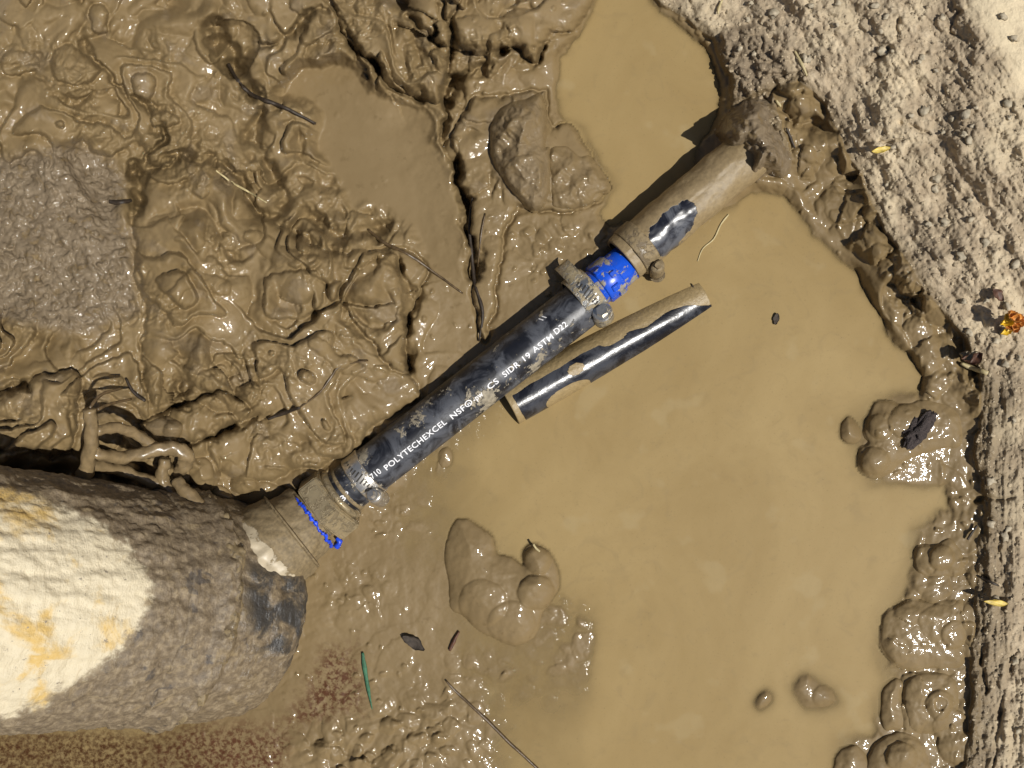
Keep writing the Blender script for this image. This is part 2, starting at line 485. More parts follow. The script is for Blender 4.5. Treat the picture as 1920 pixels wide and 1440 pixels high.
# --- lobed wet mud relief
mudm = (1 - DRY) * sstep(H, -3.5, 3)
SXW = GX + 2.2 * perlin(GX / 14, GY / 14, 293) + 26 * perlin(GX / 120, GY / 120, 251) + 6 * perlin(GX / 48, GY / 48, 252); SYW = GY + 2.2 * perlin(GX / 14, GY / 14, 294) + 26 * perlin(GX / 120, GY / 120, 253) + 6 * perlin(GX / 48, GY / 48, 254)
b1 = billow(SXW / 118, SYW / 118, 30, 2)
b2 = billow(SXW / 47 + .3 * b1, SYW / 47, 40, 2)
b3 = billow(WX / 21, WY / 21, 47, 2)
slope_x = fbm(GX / 210, GY / 210, 60, 2)
rough_zone = sstep(H, 3, 14) * np.clip(1.0 + .6 * slope_x, .5, 1.4) + .08
wL, rL = worley(SXW / 84 + .3 * b1, SYW / 84, 11); wM, rM = worley(SXW / 44 + .3 * b1, SYW / 44, 12)
lump_relief = 7.0 * np.sqrt(np.clip(1 - (wL / (.28 + .4 * rL)) ** 2, 0, 1)) * (rL > .45) * rL + 3.0 * np.sqrt(np.clip(1 - (wM / (.2 + .4 * rM)) ** 2, 0, 1)) * (rM > .6)
def terrace(t, lip):
    k = np.floor(t); f = t - k
    return k + .86 * np.sqrt(np.clip(1 - (1 - np.clip(f / lip, 0, 1)) ** 2, 0, 1)) + .14 * f
tx = GX + 2.5 * perlin(GX / 13, GY / 13, 291) + 30 * perlin(GX / 110, GY / 110, 201) + 4 * perlin(GX / 34, GY / 34, 203); ty = GY + 2.5 * perlin(GX / 13, GY / 13, 292) + 30 * perlin(GX / 110, GY / 110, 202) + 4 * perlin(GX / 34, GY / 34, 204)
f1 = fbm(tx / 150, ty / 150, 205, 2, .45) * 3.2; f2 = fbm(tx / 62, ty / 75, 215, 2, .4) * 1.7
ter = 12.0 * (terrace(f1 * .8, .38) - f1 * .8 * .5) + .7 * (terrace(f2 + .4, .3) - .4 - f2 * .6) * sstep(fbm(GX / 150, GY / 150, 231, 2), -.3, .35)
patch = sstep(fbm(GX / 140, GY / 140, 281, 2), -.15, .4) * (2.0 * fbm(SXW / 34, SYW / 34, 282, 3) + 2.4 * (b3 - .3)) + .5 * fbm(GX / 16, GY / 16, 285, 2) * sstep(fbm(GX / 90, GY / 90, 286, 2), 0, .4)
layA = 9.0 * (terrace(f1 * .8, .34) - f1 * .8 * .45) - 1.0
domeL = np.sqrt(np.clip(1 - (wL / (.30 + .38 * rL)) ** 2, 0, 1)); domeM = np.sqrt(np.clip(1 - (wM / (.25 + .3 * rM)) ** 2, 0, 1))
layB = np.where((rL > .35) & (domeL > 0), 9.0 * domeL * (.4 + .6 * rL) + 5 * slope_x - 3.5, -30)
layM = np.where((rM > .62) & (domeM > 0), np.maximum(layA, layB) * .7 + 3.2 * domeM - .8, -30)
layC = 15.0 * (b1 - .42) + 4 * perlin(GX / 260, GY / 260, 261)
stack = np.stack([layA, layB, layC, layM]); top = stack.max(0)
relief = top + .45 * np.log(np.exp((stack - top) / .45).sum(0))
H = H + mudm * (rough_zone * (1 - .85 * greym) * (1.25 * relief - 2.0 + patch) + .25 * (b2 - .35))

def carve(pts, h, soft):
    global H
    m = mask_poly(pts, -4, soft, .8); H = H * (1 - m) + (h + .8 * perlin(GX / 70, GY / 70, 9)) * m
carve([(1040, 105), (1080, 55), (1190, -200), (1205, -40), (1245, 25), (1300, 58), (1328, 85), (1343, 122), (1356, 160), (1362, 205), (1335, 245), (1300, 290), (1200, 400), (1140, 440), (1110, 405), (1148, 352), (1112, 292), (1090, 240), (1052, 225), (1036, 170)], -6, 26)
carve([(1130, 600), (1180, 560), (1240, 500), (1300, 440), (1400, 350), (1478, 342), (1530, 430), (1620, 510), (1680, 620), (1745, 700), (1730, 755), (1640, 742), (1595, 770), (1560, 800), (1600, 860), (1610, 905), (1700, 905), (1780, 900), (1790, 960), (1715, 1000), (1695, 1060), (1655, 1120), (1640, 1180), (1640, 1240), (1660, 1270), (1640, 1320), (1640, 1375), (1560, 1390), (1548, 1480), (1548, 1700), (1060, 1700), (1100, 1300), (1112, 1100), (1060, 1000), (950, 950), (890, 900), (880, 845), (965, 770)], -7, 40)

# --- plates and lobes (polygon, height mm, edge px, moat mm)
def plate(pts, h, R, moat=0.0, mw=5.0, warp=1.0, tilt=None):
    global H
    s = window(pts, 60)
    d = poly_sdf(GX[s] + warp * warpx[s], GY[s] + warp * warpy[s], smooth_closed(pts, 3))
    t = np.clip(d / R, 0, 1)
    prof = np.sqrt(np.clip(1 - (1 - t) ** 2, 0, 1))
    H[s] += h * prof
    if moat:
        H[s] -= moat * np.exp(-(np.minimum(d, 0) / mw) ** 2) * np.exp(-(np.maximum(d, 0) / (mw * .5)) ** 2)

def groove(pts, depth, w, warp=.8):
    global H
    s = window(pts, 40 + w * 3)
    d = line_dist(GX[s] + warp * warpx[s], GY[s] + warp * warpy[s], pts)
    mod = np.clip(.85 + 1.1 * perlin(GX[s] / 38, GY[s] / 38, 271), .15, 1.6); wm = w * (1 + .7 * perlin(GX[s] / 50, GY[s] / 50, 272))
    H[s] -= depth * mod * np.exp(-(d / wm) ** 2)

def scarp(pts, h, decay, warp=1.0, side=1):
    """a sheet of mud ending in a rounded lip along the line, sloping back behind it"""
    global H
    sl = window(pts, decay * 3)
    X = GX[sl] + warp * warpx[sl]; Y = GY[sl] + warp * warpy[sl]
    best = np.full(X.shape, 1e9); sg = np.ones(X.shape)
    for a, b in zip(pts[:-1], pts[1:]):
        e = seg_dist(X, Y, a, b); cr_ = (b[0] - a[0]) * (Y - a[1]) - (b[1] - a[1]) * (X - a[0])
        m = e < best; best = np.where(m, e, best); sg = np.where(m, np.sign(cr_), sg)
    d = best * sg * side
    e0 = np.hypot(X - pts[0][0], Y - pts[0][1]); e1 = np.hypot(X - pts[-1][0], Y - pts[-1][1])
    fade = sstep(np.minimum(e0, e1), 0, 34)
    lip = np.sqrt(np.clip(1 - (1 - np.clip(d / 9, 0, 1)) ** 2, 0, 1)) * np.exp(-np.maximum(d, 0) / decay) * (1 - sstep(d, decay * 1.3, decay * 2.6))
    H[sl] += fade * (h * lip - h * .7 * np.exp(-(np.minimum(d, 0) / 8) ** 2) * np.exp(-(np.maximum(d, 0) / 3) ** 2))

def ridge(pts, h, w, warp=.8):
    global H
    s = window(pts, 40 + w * 2)
    d = line_dist(GX[s] + warp * warpx[s], GY[s] + warp * warpy[s], pts)
    H[s] += h * np.sqrt(np.clip(1 - (d / w) ** 2, 0, 1))

FLAT = np.maximum(FLAT, flatten(POOL2, 3.0, 22))
plate(SLAB, 9, 30, 2, 8)
plate([(-300, 745), (20, 735), (60, 705), (130, 697), (152, 722), (146, 785), (140, 835), (100, 852), (50, 842), (-300, 820)], 10, 18, 3)
plate([(258, 800), (290, 777), (340, 762), (398, 732), (432, 742), (468, 770), (440, 792), (402, 820), (370, 828), (330, 822), (290, 816)], 8, 16, 4)
plate([(95, 102), (120, 86), (150, 96), (182, 120), (180, 146), (152, 158), (120, 157), (100, 142)], 7, 24, 1.5)
plate([(172, 18), (190, 5), (206, 20), (205, 55), (186, 66), (174, 50)], 5, 15, 1.5)
plate([(0, 105), (30, 95), (72, 110), (70, 130), (30, 140), (4, 135)], 4, 18, 1)
plate([(845, -40), (852, 70), (892, 98), (925, 94), (960, 90), (1000, 114), (1024, 92), (1032, 62), (1078, 56), (1100, 20), (1100, -40)], 11, 26, 3)
plate([(640, 60), (700, 108), (716, 150), (742, 166), (790, 184), (826, 196), (836, 160), (838, 110), (846, 40), (850, -40), (640, -40)], 10, 24, 3)
plate([(866, 212), (892, 186), (950, 188), (1020, 178), (1034, 240), (1064, 232), (1090, 250), (1108, 300), (1142, 352), (1100, 388), (1040, 396), (975, 392), (945, 440), (930, 560), (905, 640), (892, 560), (888, 440), (880, 380), (852, 315), (850, 260)], 5, 14, 3, 5)
plate([(395, 60), (450, 35), (490, 70), (480, 120), (440, 150), (400, 120)], -12, 26)
plate([(690, 470), (760, 470), (800, 500), (780, 560), (765, 640), (770, 700), (730, 690), (700, 640), (660, 600), (640, 540)], 6, 18, 3)
plate([(500, 520), (580, 500), (610, 560), (560, 600), (500, 590)], 4, 18, 2)
plate([(396, 670), (420, 655), (448, 662), (452, 690), (430, 705), (400, 700)], 5, 20, 1)
plate([(438, 735), (470, 715), (490, 730), (480, 755), (450, 760)], 5, 18, 1)
for p in [[(836, 200), (832, 270), (850, 322), (872, 372), (880, 425), (886, 490)], [(850, 0), (842, 60), (832, 110), (838, 160), (850, 185)], [(640, 45), (690, 105), (714, 150)], [(580, 600), (640, 560), (700, 580), (745, 560)]]:
    scarp(p, 6, 42)
for p, dp, w_ in [([(478, 190), (485, 300), (545, 395), (640, 440), (720, 425)], 11, 17), ([(270, 318), (345, 296), (400, 300), (450, 345), (500, 400), (590, 452)], 9, 9), ([(400, 62), (430, 115), (462, 168)], 14, 20),
                 ([(850, 150), (838, 230), (852, 310), (885, 430), (890, 520)], 9, 9), ([(640, 50), (700, 110), (720, 150), (790, 180)], 8, 13), ([(930, 100), (862, 150), (840, 200)], 9, 10), ([(1030, 80), (1000, 112), (960, 92), (925, 98)], 7, 7),
                 ([(735, 475), (770, 560), (772, 690)], 8, 11), ([(300, 215), (302, 270), (262, 315), (250, 350), (256, 400)], 12, 8), ([(550, 225), (560, 280), (600, 330), (645, 390)], 6, 12), ([(40, 720), (0, 745)], 6, 8),
                 ([(160, 92), (212, 162), (300, 215)], 6, 7), ([(600, 20), (560, 60), (480, 90)], 7, 10), ([(770, 30), (830, 110), (850, 60)], 6, 9), ([(330, 712), (345, 760), (300, 775)], 8, 8), ([(480, 780), (420, 800), (400, 830)], 8, 8)]:
    groove(p, dp * 1.4, w_ * 1.0, 1.7)
for p in [[(320, 560), (360, 520), (420, 540)], [(470, 440), (520, 480), (590, 490)], [(590, 640), (650, 690), (720, 700)], [(380, 640), (360, 690)]]:
    ridge(p, 3.5, 14)

# wet lumpy strips: between pool and dry bank
STRIP = [(1452, 165), (1500, 150), (1560, 230), (1610, 320), (1650, 410), (1700, 490), (1750, 560), (1800, 630), (1840, 720), (1836, 1000), (1826, 1500), (1690, 1500), (1690, 1400), (1660, 1200), (1720, 1030), (1770, 900), (1700, 640), (1640, 500), (1540, 420), (1484, 330)]
strip = mask_poly(STRIP, -8, 14)
w1, r1 = worley(WX / 58, WY / 58, 2); w2, r2 = worley(WX / 27, WY / 27, 3)
upper = strip * sstep(-GY, -660, -560)
H += upper * (7 * np.sqrt(np.clip(1 - (w1 / .62) ** 2, 0, 1)) * (.4 + r1) + 2 * np.sqrt(np.clip(1 - (w2 / .6) ** 2, 0, 1)) * r2 - 3)
lower = strip * sstep(GY, 560, 660)
H += lower * (2.4 * np.sqrt(np.clip(1 - (w1 / .55) ** 2, 0, 1)) * (r1 > .45) + 1.2 * (b2 - .3))
# lumps beside the pipe and along the lower edge
for (cx, cy, sx, sy, amp) in [(660, 1110, 70, 60, 2.4), (800, 1390, 130, 80, 4.0), (640, 1410, 120, 70, 5), (1020, 455, 120, 60, 4.5), (760, 960, 80, 40, 2.0), (820, 860, 60, 40, 2.5), (1060, 1170, 60, 110, 2.2), (900, 1270, 120, 60, 1.8), (1170, 780, 50, 60, 3.5)]:
    m = np.exp(-(((GX - cx) / sx) ** 2 + ((GY - cy) / sy) ** 2) * 1.2)
    H += m * amp * (.55 * np.sqrt(np.clip(1 - (wM / (.22 + .4 * rM)) ** 2, 0, 1)) * (rM > .4) + .35 * np.sqrt(np.clip(1 - (w2 / (.2 + .3 * r2)) ** 2, 0, 1)) * (r2 > .6) + .40 * fbm(SXW / 42, SYW / 42, 311, 3))
# bubbles and beads
wb, rb = worley(GX / 34 + .4 * b2, GY / 34, 9)
bead = np.sqrt(np.clip(1 - (wb / (.07 + .12 * rb)) ** 2, 0, 1)) * (rb > .45)
H += (1 - DRY) * sstep(H, -1.5, 1.5) * (1 - .8 * FLAT) * bead * (.5 + 1.0 * rb) * sstep(fbm(GX / 120, GY / 120, 221, 2), -.25, .25)
# rough grey clay
wg, rg = worley(WX / 13, WY / 13, 5); rot0 = GX * .6 + GY * .8; rot1 = GX * .8 - GY * .6
H += greym * (2.4 * np.sqrt(np.clip(1 - (wg / .6) ** 2, 0, 1)) * rg + 2.4 * fbm(rot0 / 110, rot1 / 45, 70, 4))
H += pile * (4 + 3.4 * np.sqrt(np.clip(1 - (wg / .6) ** 2, 0, 1)) * rg + 2.5 * fbm(GX / 30, GY / 30, 73, 3))
# dry bank: a step at the water, grain, clods, cracks and long striations
stepm = sstep(GY, 620, 760)
H += DRY * stepm * 4 * np.sqrt(np.clip(1 - (1 - np.clip(bank_d / 26, 0, 1)) ** 2, 0, 1)) + DRY * (1 - stepm) * 3
wk, rk = worley(WX / 24, WY / 24, 7); wt, rt = worley(WX / 10, WY / 10, 8)
grain = 1.1 * np.sqrt(np.clip(1 - (wk / .55) ** 2, 0, 1)) * (rk > .5) * rk + .6 * np.sqrt(np.clip(1 - (wt / .55) ** 2, 0, 1)) * (rt > .35)
rot = (GX * .55 + GY * .83); rot2 = (GX * .83 - GY * .55)
stri = fbm(rot2 / 34, rot / 160, 80, 4)
stri2 = fbm(GX / 22, GY / 150, 84, 4)
PALEC = mask_poly([(1790, -200), (1800, 20), (1830, 60), (1870, 110), (1900, 190), (2300, 300), (2300, -200)], -10, 40)
H += DRY * np.exp(-EOUT / 900) * (1 - .8 * PALEC) * (grain + (1 - stepm) * 2.0 * stri + stepm * 1.8 * stri2 + 1.7 * fbm(GX / 60, GY / 60, 88, 6, .6))
for p in [[(1690, 30), (1680, 70), (1640, 115)], [(1440, 140), (1480, 140), (1530, 132)], [(1490, 95), (1512, 140)], [(1620, 268), (1690, 262)], [(1900, 1230), (1880, 1330), (1860, 1440)], [(1800, 20), (1780, 60), (1830, 90)],
          [(1830, 940), (1905, 930)], [(1790, 635), (1825, 640)], [(1835, 1080), (1880, 1095)], [(1840, 1180), (1848, 1300)], [(1880, 1010), (1872, 1120)], [(1740, 250), (1690, 230)], [(1600, 200), (1610, 240)]]:
    groove(p, 2.6, 4)
# hollow that the riser pipe drops into
groove([(-300, 905), (20, 880), (140, 888), (300, 905), (395, 945), (440, 1000)], 14, 15, .3)
H -= 16 * mask_poly([(-60, 900), (330, 925), (470, 1010), (540, 1130), (480, 1260), (300, 1320), (-60, 1330)], -6, 50, 0)
# fine ripple everywhere wet
H += (1 - DRY) * (.22 * fbm(GX / 26, GY / 26, 90, 3) * (1 - .6 * FLAT))
# outside the picture: the pit walls climb to the surrounding ground
H += 400 * sstep(EOUT, 250, 2600) + np.minimum(EOUT / 40, 14) * fbm(GX / 400, GY / 400, 95, 4)
DRYF = np.maximum(DRY, sstep(EOUT + 30 * perlin(GX / 60, GY / 60, 97), 70, 130))
Z = H / 1000.0

wray = 1 - sstep(EOUT, 60, 700)
D = HC - Z * wray
VX = (GX - 960) / F * D; VY = (720 - GY) / F * D
nx, ny = len(XS), len(YS)
idx = np.arange(nx * ny).reshape(ny, nx)
QUADS = np.stack([idx[1:, :-1], idx[1:, 1:], idx[:-1, 1:], idx[:-1, :-1]], -1).reshape(-1, 4)
VALL = np.stack([VX, VY, Z], -1).reshape(-1, 3)
PALE = np.maximum(mask_poly([(1790, -200), (1800, 20), (1830, 60), (1870, 110), (1900, 190), (2300, 300), (2300, -200)], -10, 40), .45 * sstep(fbm(GX / 120, GY / 120, 99, 3), 0, .5))
DAMP = np.clip(sstep(-bank_d, -26, -2) * .9 + .7 * sstep(-bank_d + 22 * perlin(GX / 40, GY / 40, 98), -110, -20) * stepm, 0, 1)
GREY_S = np.clip(pile + .5 * stepm * sstep(-bank_d, -70, -20) + .55 * sstep(fbm(GX / 70, GY / 70, 100, 3) - GX / 3000 + .45, 0, .5), 0, 1)
CLAY = greym + .8 * mask_poly([(905, 205), (960, 185), (1020, 175), (1034, 370), (990, 400), (930, 330)], -5, 20) + .35 * sstep(fbm(WX / 60, WY / 60, 101, 3), .35, .7) * sstep(H, 8, 16)
att = dict(grey=np.clip(CLAY, 0, 1), rust=RUST, flat=FLAT)
att2 = dict(grey=GREY_S, damp=np.where(EOUT > 0, 0, DAMP), pale=PALE)

def zat(px, py):
    i = np.clip(np.searchsorted(XS, px) - 1, 0, nx - 2); j = np.clip(np.searchsorted(YS, py) - 1, 0, ny - 2)
    u = (px - XS[i]) / (XS[i + 1] - XS[i]); v = (py - YS[j]) / (YS[j + 1] - YS[j])
    return (Z[j, i] * (1 - u) + Z[j, i + 1] * u) * (1 - v) + (Z[j + 1, i] * (1 - u) + Z[j + 1, i + 1] * u) * v
def ztop(px, py): return max(float(zat(px, py)), 0.0)
def G(px, py, up=0.0):
    return W(px, py, ztop(px, py) + up)

def submesh(name, fmask, mat, attrs, **kw):
    q = QUADS[fmask]
    u, inv = np.unique(q, return_inverse=True)
    me = np_mesh(name, VALL[u], inv.reshape(-1, 4), mat, attrs={k: v.ravel()[u] for k, v in attrs.items()})
    return obj(name, me, **kw)
fdry = (DRYF.ravel()[QUADS].mean(1) > .5) | ((pile).ravel()[QUADS].mean(1) > .5)
submesh('wet_mud', ~fdry, M_MUD, att, kind='structure', label='glossy wet tan mud lying in lobes across the pit floor')
submesh('soil_bank', fdry, M_SOIL, att2, kind='structure', label='dry crumbly grey beige soil bank rising from the muddy water')

ZTOP = Z.copy()

# ------------------------------------------------------------------ clods: closed lumps set into the mud
def clod(name, pts, h, R, label, cat='mud clod', group=None, grey=0.0, rough=.35, lumps=(), seed=0, soft=False, mat=None, step=2.0, warp=.45, fac=0.0, z0=None):
    p = np.array(pts, float)
    xs = np.arange(p[:, 0].min() - 12, p[:, 0].max() + 12, step); ys = np.arange(p[:, 1].min() - 12, p[:, 1].max() + 12, step)
    X, Y = np.meshgrid(xs, ys)
    ax = warp * (6 * perlin(X / 40, Y / 40, seed + 1) + 3 * perlin(X / 14, Y / 14, seed + 2)); ay = warp * (6 * perlin(X / 40, Y / 40, seed + 3) + 3 * perlin(X / 14, Y / 14, seed + 4))
    d = poly_sdf(X + ax, Y + ay, smooth_closed(pts))
    t = np.clip(d / R, -1, 1)
    prof = np.where(t > 0, np.sqrt(np.clip(1 - (1 - t) ** 2, 0, 1)), t * .8)
    base = np.maximum(zat(X.ravel(), Y.ravel()).reshape(X.shape), -.001) * 1000
    prof = np.where(t > 0, .5 * prof + .6 * sstep(d, 0, 2.4 * R), prof)
    if soft: prof = sstep(d, -6, 1.6 * R) * 1.6 - 1.0
    base = .5 * base + .5 * np.median(base)
    if z0 is not None: base = np.full(base.shape, float(z0))
    z = base + h * prof + rough * np.clip(t + .2, 0, 1) * fbm(X / 22, Y / 22, seed + 6, 3)
    if fac:   # broken, faceted faces
        qx, qy = X + 2 * ax, Y + 2 * ay
        rd = 1 - 2 * np.abs(perlin((qx * .8 + qy * .6) / 44, (qy * .8 - qx * .6) / 70, seed + 5))
        rd2 = np.abs(perlin((qx - .5 * qy) / 19, qy / 30, seed + 8))
        z += fac * np.clip(t + .1, 0, 1) * (1.5 * rd - 1.0 * rd2 + .15 * fbm(X / 9, Y / 9, seed + 4, 2))
    for (cx, cy, rr, hh) in lumps:
        q = np.hypot(X + ax - cx, Y + ay - cy) / rr
        z += hh * np.sqrt(np.clip(1 - q * q, 0, 1))
    z = z / 1000
    V = np.stack([(X - 960) / F * (HC - z), (720 - Y) / F * (HC - z), z], -1)
    ii = np.clip(np.searchsorted(XS, xs), 0, nx - 1); jj = np.clip(np.searchsorted(YS, ys), 0, ny - 1)
    sub = ZTOP[np.ix_(jj, ii)]; ZTOP[np.ix_(jj, ii)] = np.where(d > -4, np.maximum(sub, z), sub)
    Vb = V.copy(); Vb[..., 2] = np.minimum(z.min(), base.min() / 1000) - .004
    n = X.size; id_ = np.arange(n).reshape(X.shape)
    ok = d > -5
    fm = (ok[1:, :-1] & ok[1:, 1:] & ok[:-1, 1:] & ok[:-1, :-1]).ravel()
    q = np.stack([id_[1:, :-1], id_[1:, 1:], id_[:-1, 1:], id_[:-1, :-1]], -1).reshape(-1, 4)[fm]
    e = np.concatenate([q[:, [0, 1]], q[:, [1, 2]], q[:, [2, 3]], q[:, [3, 0]]])
    key = np.minimum(e[:, 0], e[:, 1]) * n + np.maximum(e[:, 0], e[:, 1])
    uq, cnt = np.unique(key, return_counts=True)
    be = e[np.isin(key, uq[cnt == 1])]
    sk = np.stack([be[:, 1], be[:, 0], be[:, 0] + n, be[:, 1] + n], -1)
    Q = np.concatenate([q, q[:, ::-1] + n, sk])
    VV = np.concatenate([V.reshape(-1, 3), Vb.reshape(-1, 3)])
    u, inv = np.unique(Q, return_inverse=True)
    gr = np.concatenate([np.clip(grey * sstep(d, -2, 10), 0, 1).ravel()] * 2)
    me = np_mesh(name, VV[u], inv.reshape(-1, 4), mat or M_MUD, attrs=dict(grey=gr[u], rust=gr[u] * 0, flat=gr[u] * 0))
    return obj(name, me, None, None, label, cat, group)

clod('clay_clod', [(925, 217), (958, 192), (985, 188), (1010, 179), (1020, 205), (1026, 240), (1022, 275), (1030, 282), (1030, 360), (1012, 392), (990, 390), (962, 360), (938, 330), (922, 300), (918, 262)], 11, 16,
     'broken grey clay clod with sharp facets on the mud shelf above the pipe', 'clay clod', grey=.38, rough=1.0, seed=3, fac=2.3, lumps=[(985, 230, 40, 4), (985, 330, 40, 4)])
clod('clay_clod', [(1338, 246), (1352, 228), (1372, 200), (1400, 180), (1440, 178), (1462, 210), (1478, 248), (1490, 300), (1470, 336), (1440, 330), (1418, 348), (1398, 330), (1392, 300), (1368, 290), (1350, 268)], 40, 24,
     'crumbly damp clay heap burying the end of the old pipe', 'clay clod', grey=.8, rough=3.0, seed=5, z0=-2, lumps=[(1372, 258, 24, 5), (1405, 300, 30, 5), (1360, 248, 14, 4), (1440, 300, 24, 4), (1385, 235, 18, 4)])
clod('mud_clod', [(1028, 282), (1060, 275), (1085, 295), (1108, 300), (1141, 352), (1118, 362), (1100, 386), (1070, 392), (1035, 385), (1030, 330)], 5, 10,
     'flat tan mud slab leaning against the grey clay clod', grey=.15, rough=1.2, seed=9, fac=1.6)
clod('mud_clod', [(838, 1012), (850, 980), (868, 972), (902, 986), (925, 1010), (934, 1036), (962, 1046), (980, 1058), (978, 1040), (986, 1025), (1006, 1020), (1032, 1040), (1048, 1080), (1047, 1106), (1030, 1130), (1016, 1152), (1010, 1182), (998, 1200), (974, 1207), (948, 1205), (910, 1190), (880, 1168), (864, 1152), (845, 1140), (838, 1080), (832, 1050)], 6.5, 20,
     'heart shaped wet mud lump standing out of the shallow water', seed=14, lumps=[(1008, 1050, 26, 3.0), (1005, 1110, 34, 3.5), (905, 1130, 45, 2.5), (960, 1170, 45, 2)])
clod('mud_clod', [(1576, 800), (1586, 782), (1600, 784), (1612, 805), (1614, 826), (1596, 834), (1578, 824)], 6, 14, 'small egg shaped mud lump beside the mud lobe with a dark tuft', seed=21)
clod('mud_clod', [(1622, 800), (1638, 762), (1660, 752), (1700, 757), (1742, 750), (1790, 765), (1806, 800), (1800, 838), (1765, 842), (1705, 858), (1664, 888), (1632, 894), (1610, 872), (1612, 846), (1630, 832), (1622, 815)], 3.4, 12,
     'wide mud lobe carrying a dark crumbly tuft beside the soil bank', seed=25, lumps=[(1640, 865, 26, 3), (1650, 800, 24, 2), (1700, 790, 34, 2.5)])
clod('mud_clod', [(1714, 1046), (1722, 1026), (1758, 1020), (1784, 1010), (1806, 1040), (1810, 1075), (1780, 1082), (1738, 1080), (1720, 1068)], 3.2, 11, 'small mud lump with raised rim near the twig on the bank', seed=31, lumps=[(1765, 1045, 24, 2.5)])
clod('mud_clod', [(1652, 1190), (1656, 1160), (1676, 1140), (1712, 1126), (1762, 1132), (1808, 1124), (1812, 1190), (1806, 1250), (1752, 1252), (1700, 1254), (1672, 1240), (1656, 1215)], 3.0, 13, 'broad smooth mud lobe at the foot of the steep bank', seed=37, lumps=[(1790, 1190, 26, 2)])
clod('mud_clod', [(1652, 1330), (1656, 1292), (1678, 1272), (1692, 1282), (1690, 1310), (1694, 1360), (1668, 1372), (1654, 1360)], 4, 10, 'narrow upright mud lump between two rounder mud lobes', seed=41)
clod('mud_clod', [(1700, 1280), (1740, 1262), (1790, 1275), (1798, 1330), (1780, 1368), (1720, 1372), (1702, 1340)], 3.2, 13, 'round mud lobe with a dimple below the smooth broad lobe', seed=44, lumps=[(1762, 1320, 28, 2.5), (1764, 1320, 14, -2)])
clod('mud_clod', [(1566, 1470), (1566, 1420), (1584, 1400), (1608, 1398), (1626, 1420), (1634, 1470)], 4, 13, 'smaller of two mud lumps touching below the dimpled lobe', seed=48)
clod('mud_clod', [(1630, 1470), (1632, 1410), (1650, 1388), (1690, 1372), (1722, 1388), (1742, 1425), (1744, 1470)], 4.6, 16, 'larger of two mud lumps touching below the dimpled lobe', seed=52, lumps=[(1690, 1420, 30, 3)])
clod('mud_clod', [(1400, 1318), (1412, 1292), (1434, 1280), (1450, 1284), (1462, 1300), (1458, 1325), (1430, 1345), (1408, 1338)], 4.5, 17, 'low sunken mud lump barely breaking the open water', seed=55, warp=.3, rough=.25, soft=True)
clod('mud_clod', [(1462, 1300), (1478, 1262), (1510, 1238), (1540, 1252), (1585, 1288), (1594, 1325), (1560, 1350), (1500, 1350)], 4.2, 28, 'low broad mud lump in the water next to the sunken one', seed=58, warp=.3, rough=.25, soft=True, lumps=[(1545, 1305, 22, 1.2), (1500, 1275, 20, 1)])
clod('mud_clod', [(262, 742), (280, 700), (300, 725), (318, 760), (300, 790), (270, 785)], 3.5, 14, 'small mud lump wedged beside the slab edge above the forked root', seed=61)
clod('mud_clod', [(272, 795), (300, 778), (330, 785), (345, 805), (325, 826), (290, 824), (272, 815)], 7, 16, 'rounded mud lump with grey smear above the forked root', seed=64, grey=.35, lumps=[(325, 806, 20, 4)])
clod('mud_clod', [(352, 870), (366, 858), (392, 862), (402, 890), (398, 915), (376, 925), (358, 905)], 9, 18, 'smooth round mud lump between the forked root and the tan collar', seed=67)
clod('mud_clod', [(384, 925), (404, 908), (428, 915), (436, 936), (410, 945), (390, 940)], 7, 14, 'small round mud lump touching the muddy collar of the fitting', seed=70)
clod('mud_clod', [(434, 905), (446, 886), (466, 884), (480, 900), (478, 918), (456, 926), (440, 920)], 7, 14, 'bead shaped mud lump with wet shine beside the muddy collar', seed=73)
clod('mud_clod', [(296, 872), (312, 862), (330, 872), (334, 895), (318, 908), (300, 898)], 16, 12, 'wet mud gob clinging under the loop of the forked root', seed=82)
clod('mud_clod', [(205, 872), (225, 862), (252, 868), (262, 884), (240, 896), (212, 890)], 14, 12, 'wet mud gob between the lower prongs of the forked root', seed=85)
clod('mud_clod', [(232, 815), (250, 822), (268, 838), (255, 850), (234, 840)], 12, 10, 'wet mud gob in the crotch of the forked root', seed=88)
clod('mud_clod', [(838, 268), (850, 258), (862, 266), (860, 290), (845, 296), (834, 284)], 6, 9, 'small mud lump stuck on the edge of the silt basin', seed=76)
clod('mud_clod', [(822, 850), (836, 838), (848, 850), (846, 872), (828, 876)], 3, 10, 'small mud bubble against the side of the black pipe', seed=79)

# --- muddy water
wxs = XS[(XS > -400) & (XS < 2300)][::2]; wys = YS[(YS > -400) & (YS < 1840)][::2]
ix = np.searchsorted(XS, wxs); iy = np.searchsorted(YS, wys)
hz = ZTOP[np.ix_(iy, ix)]
A, B = np.meshgrid(wxs, wys)
zw = .00012 * fbm(A / 60, B / 60, 110, 3)
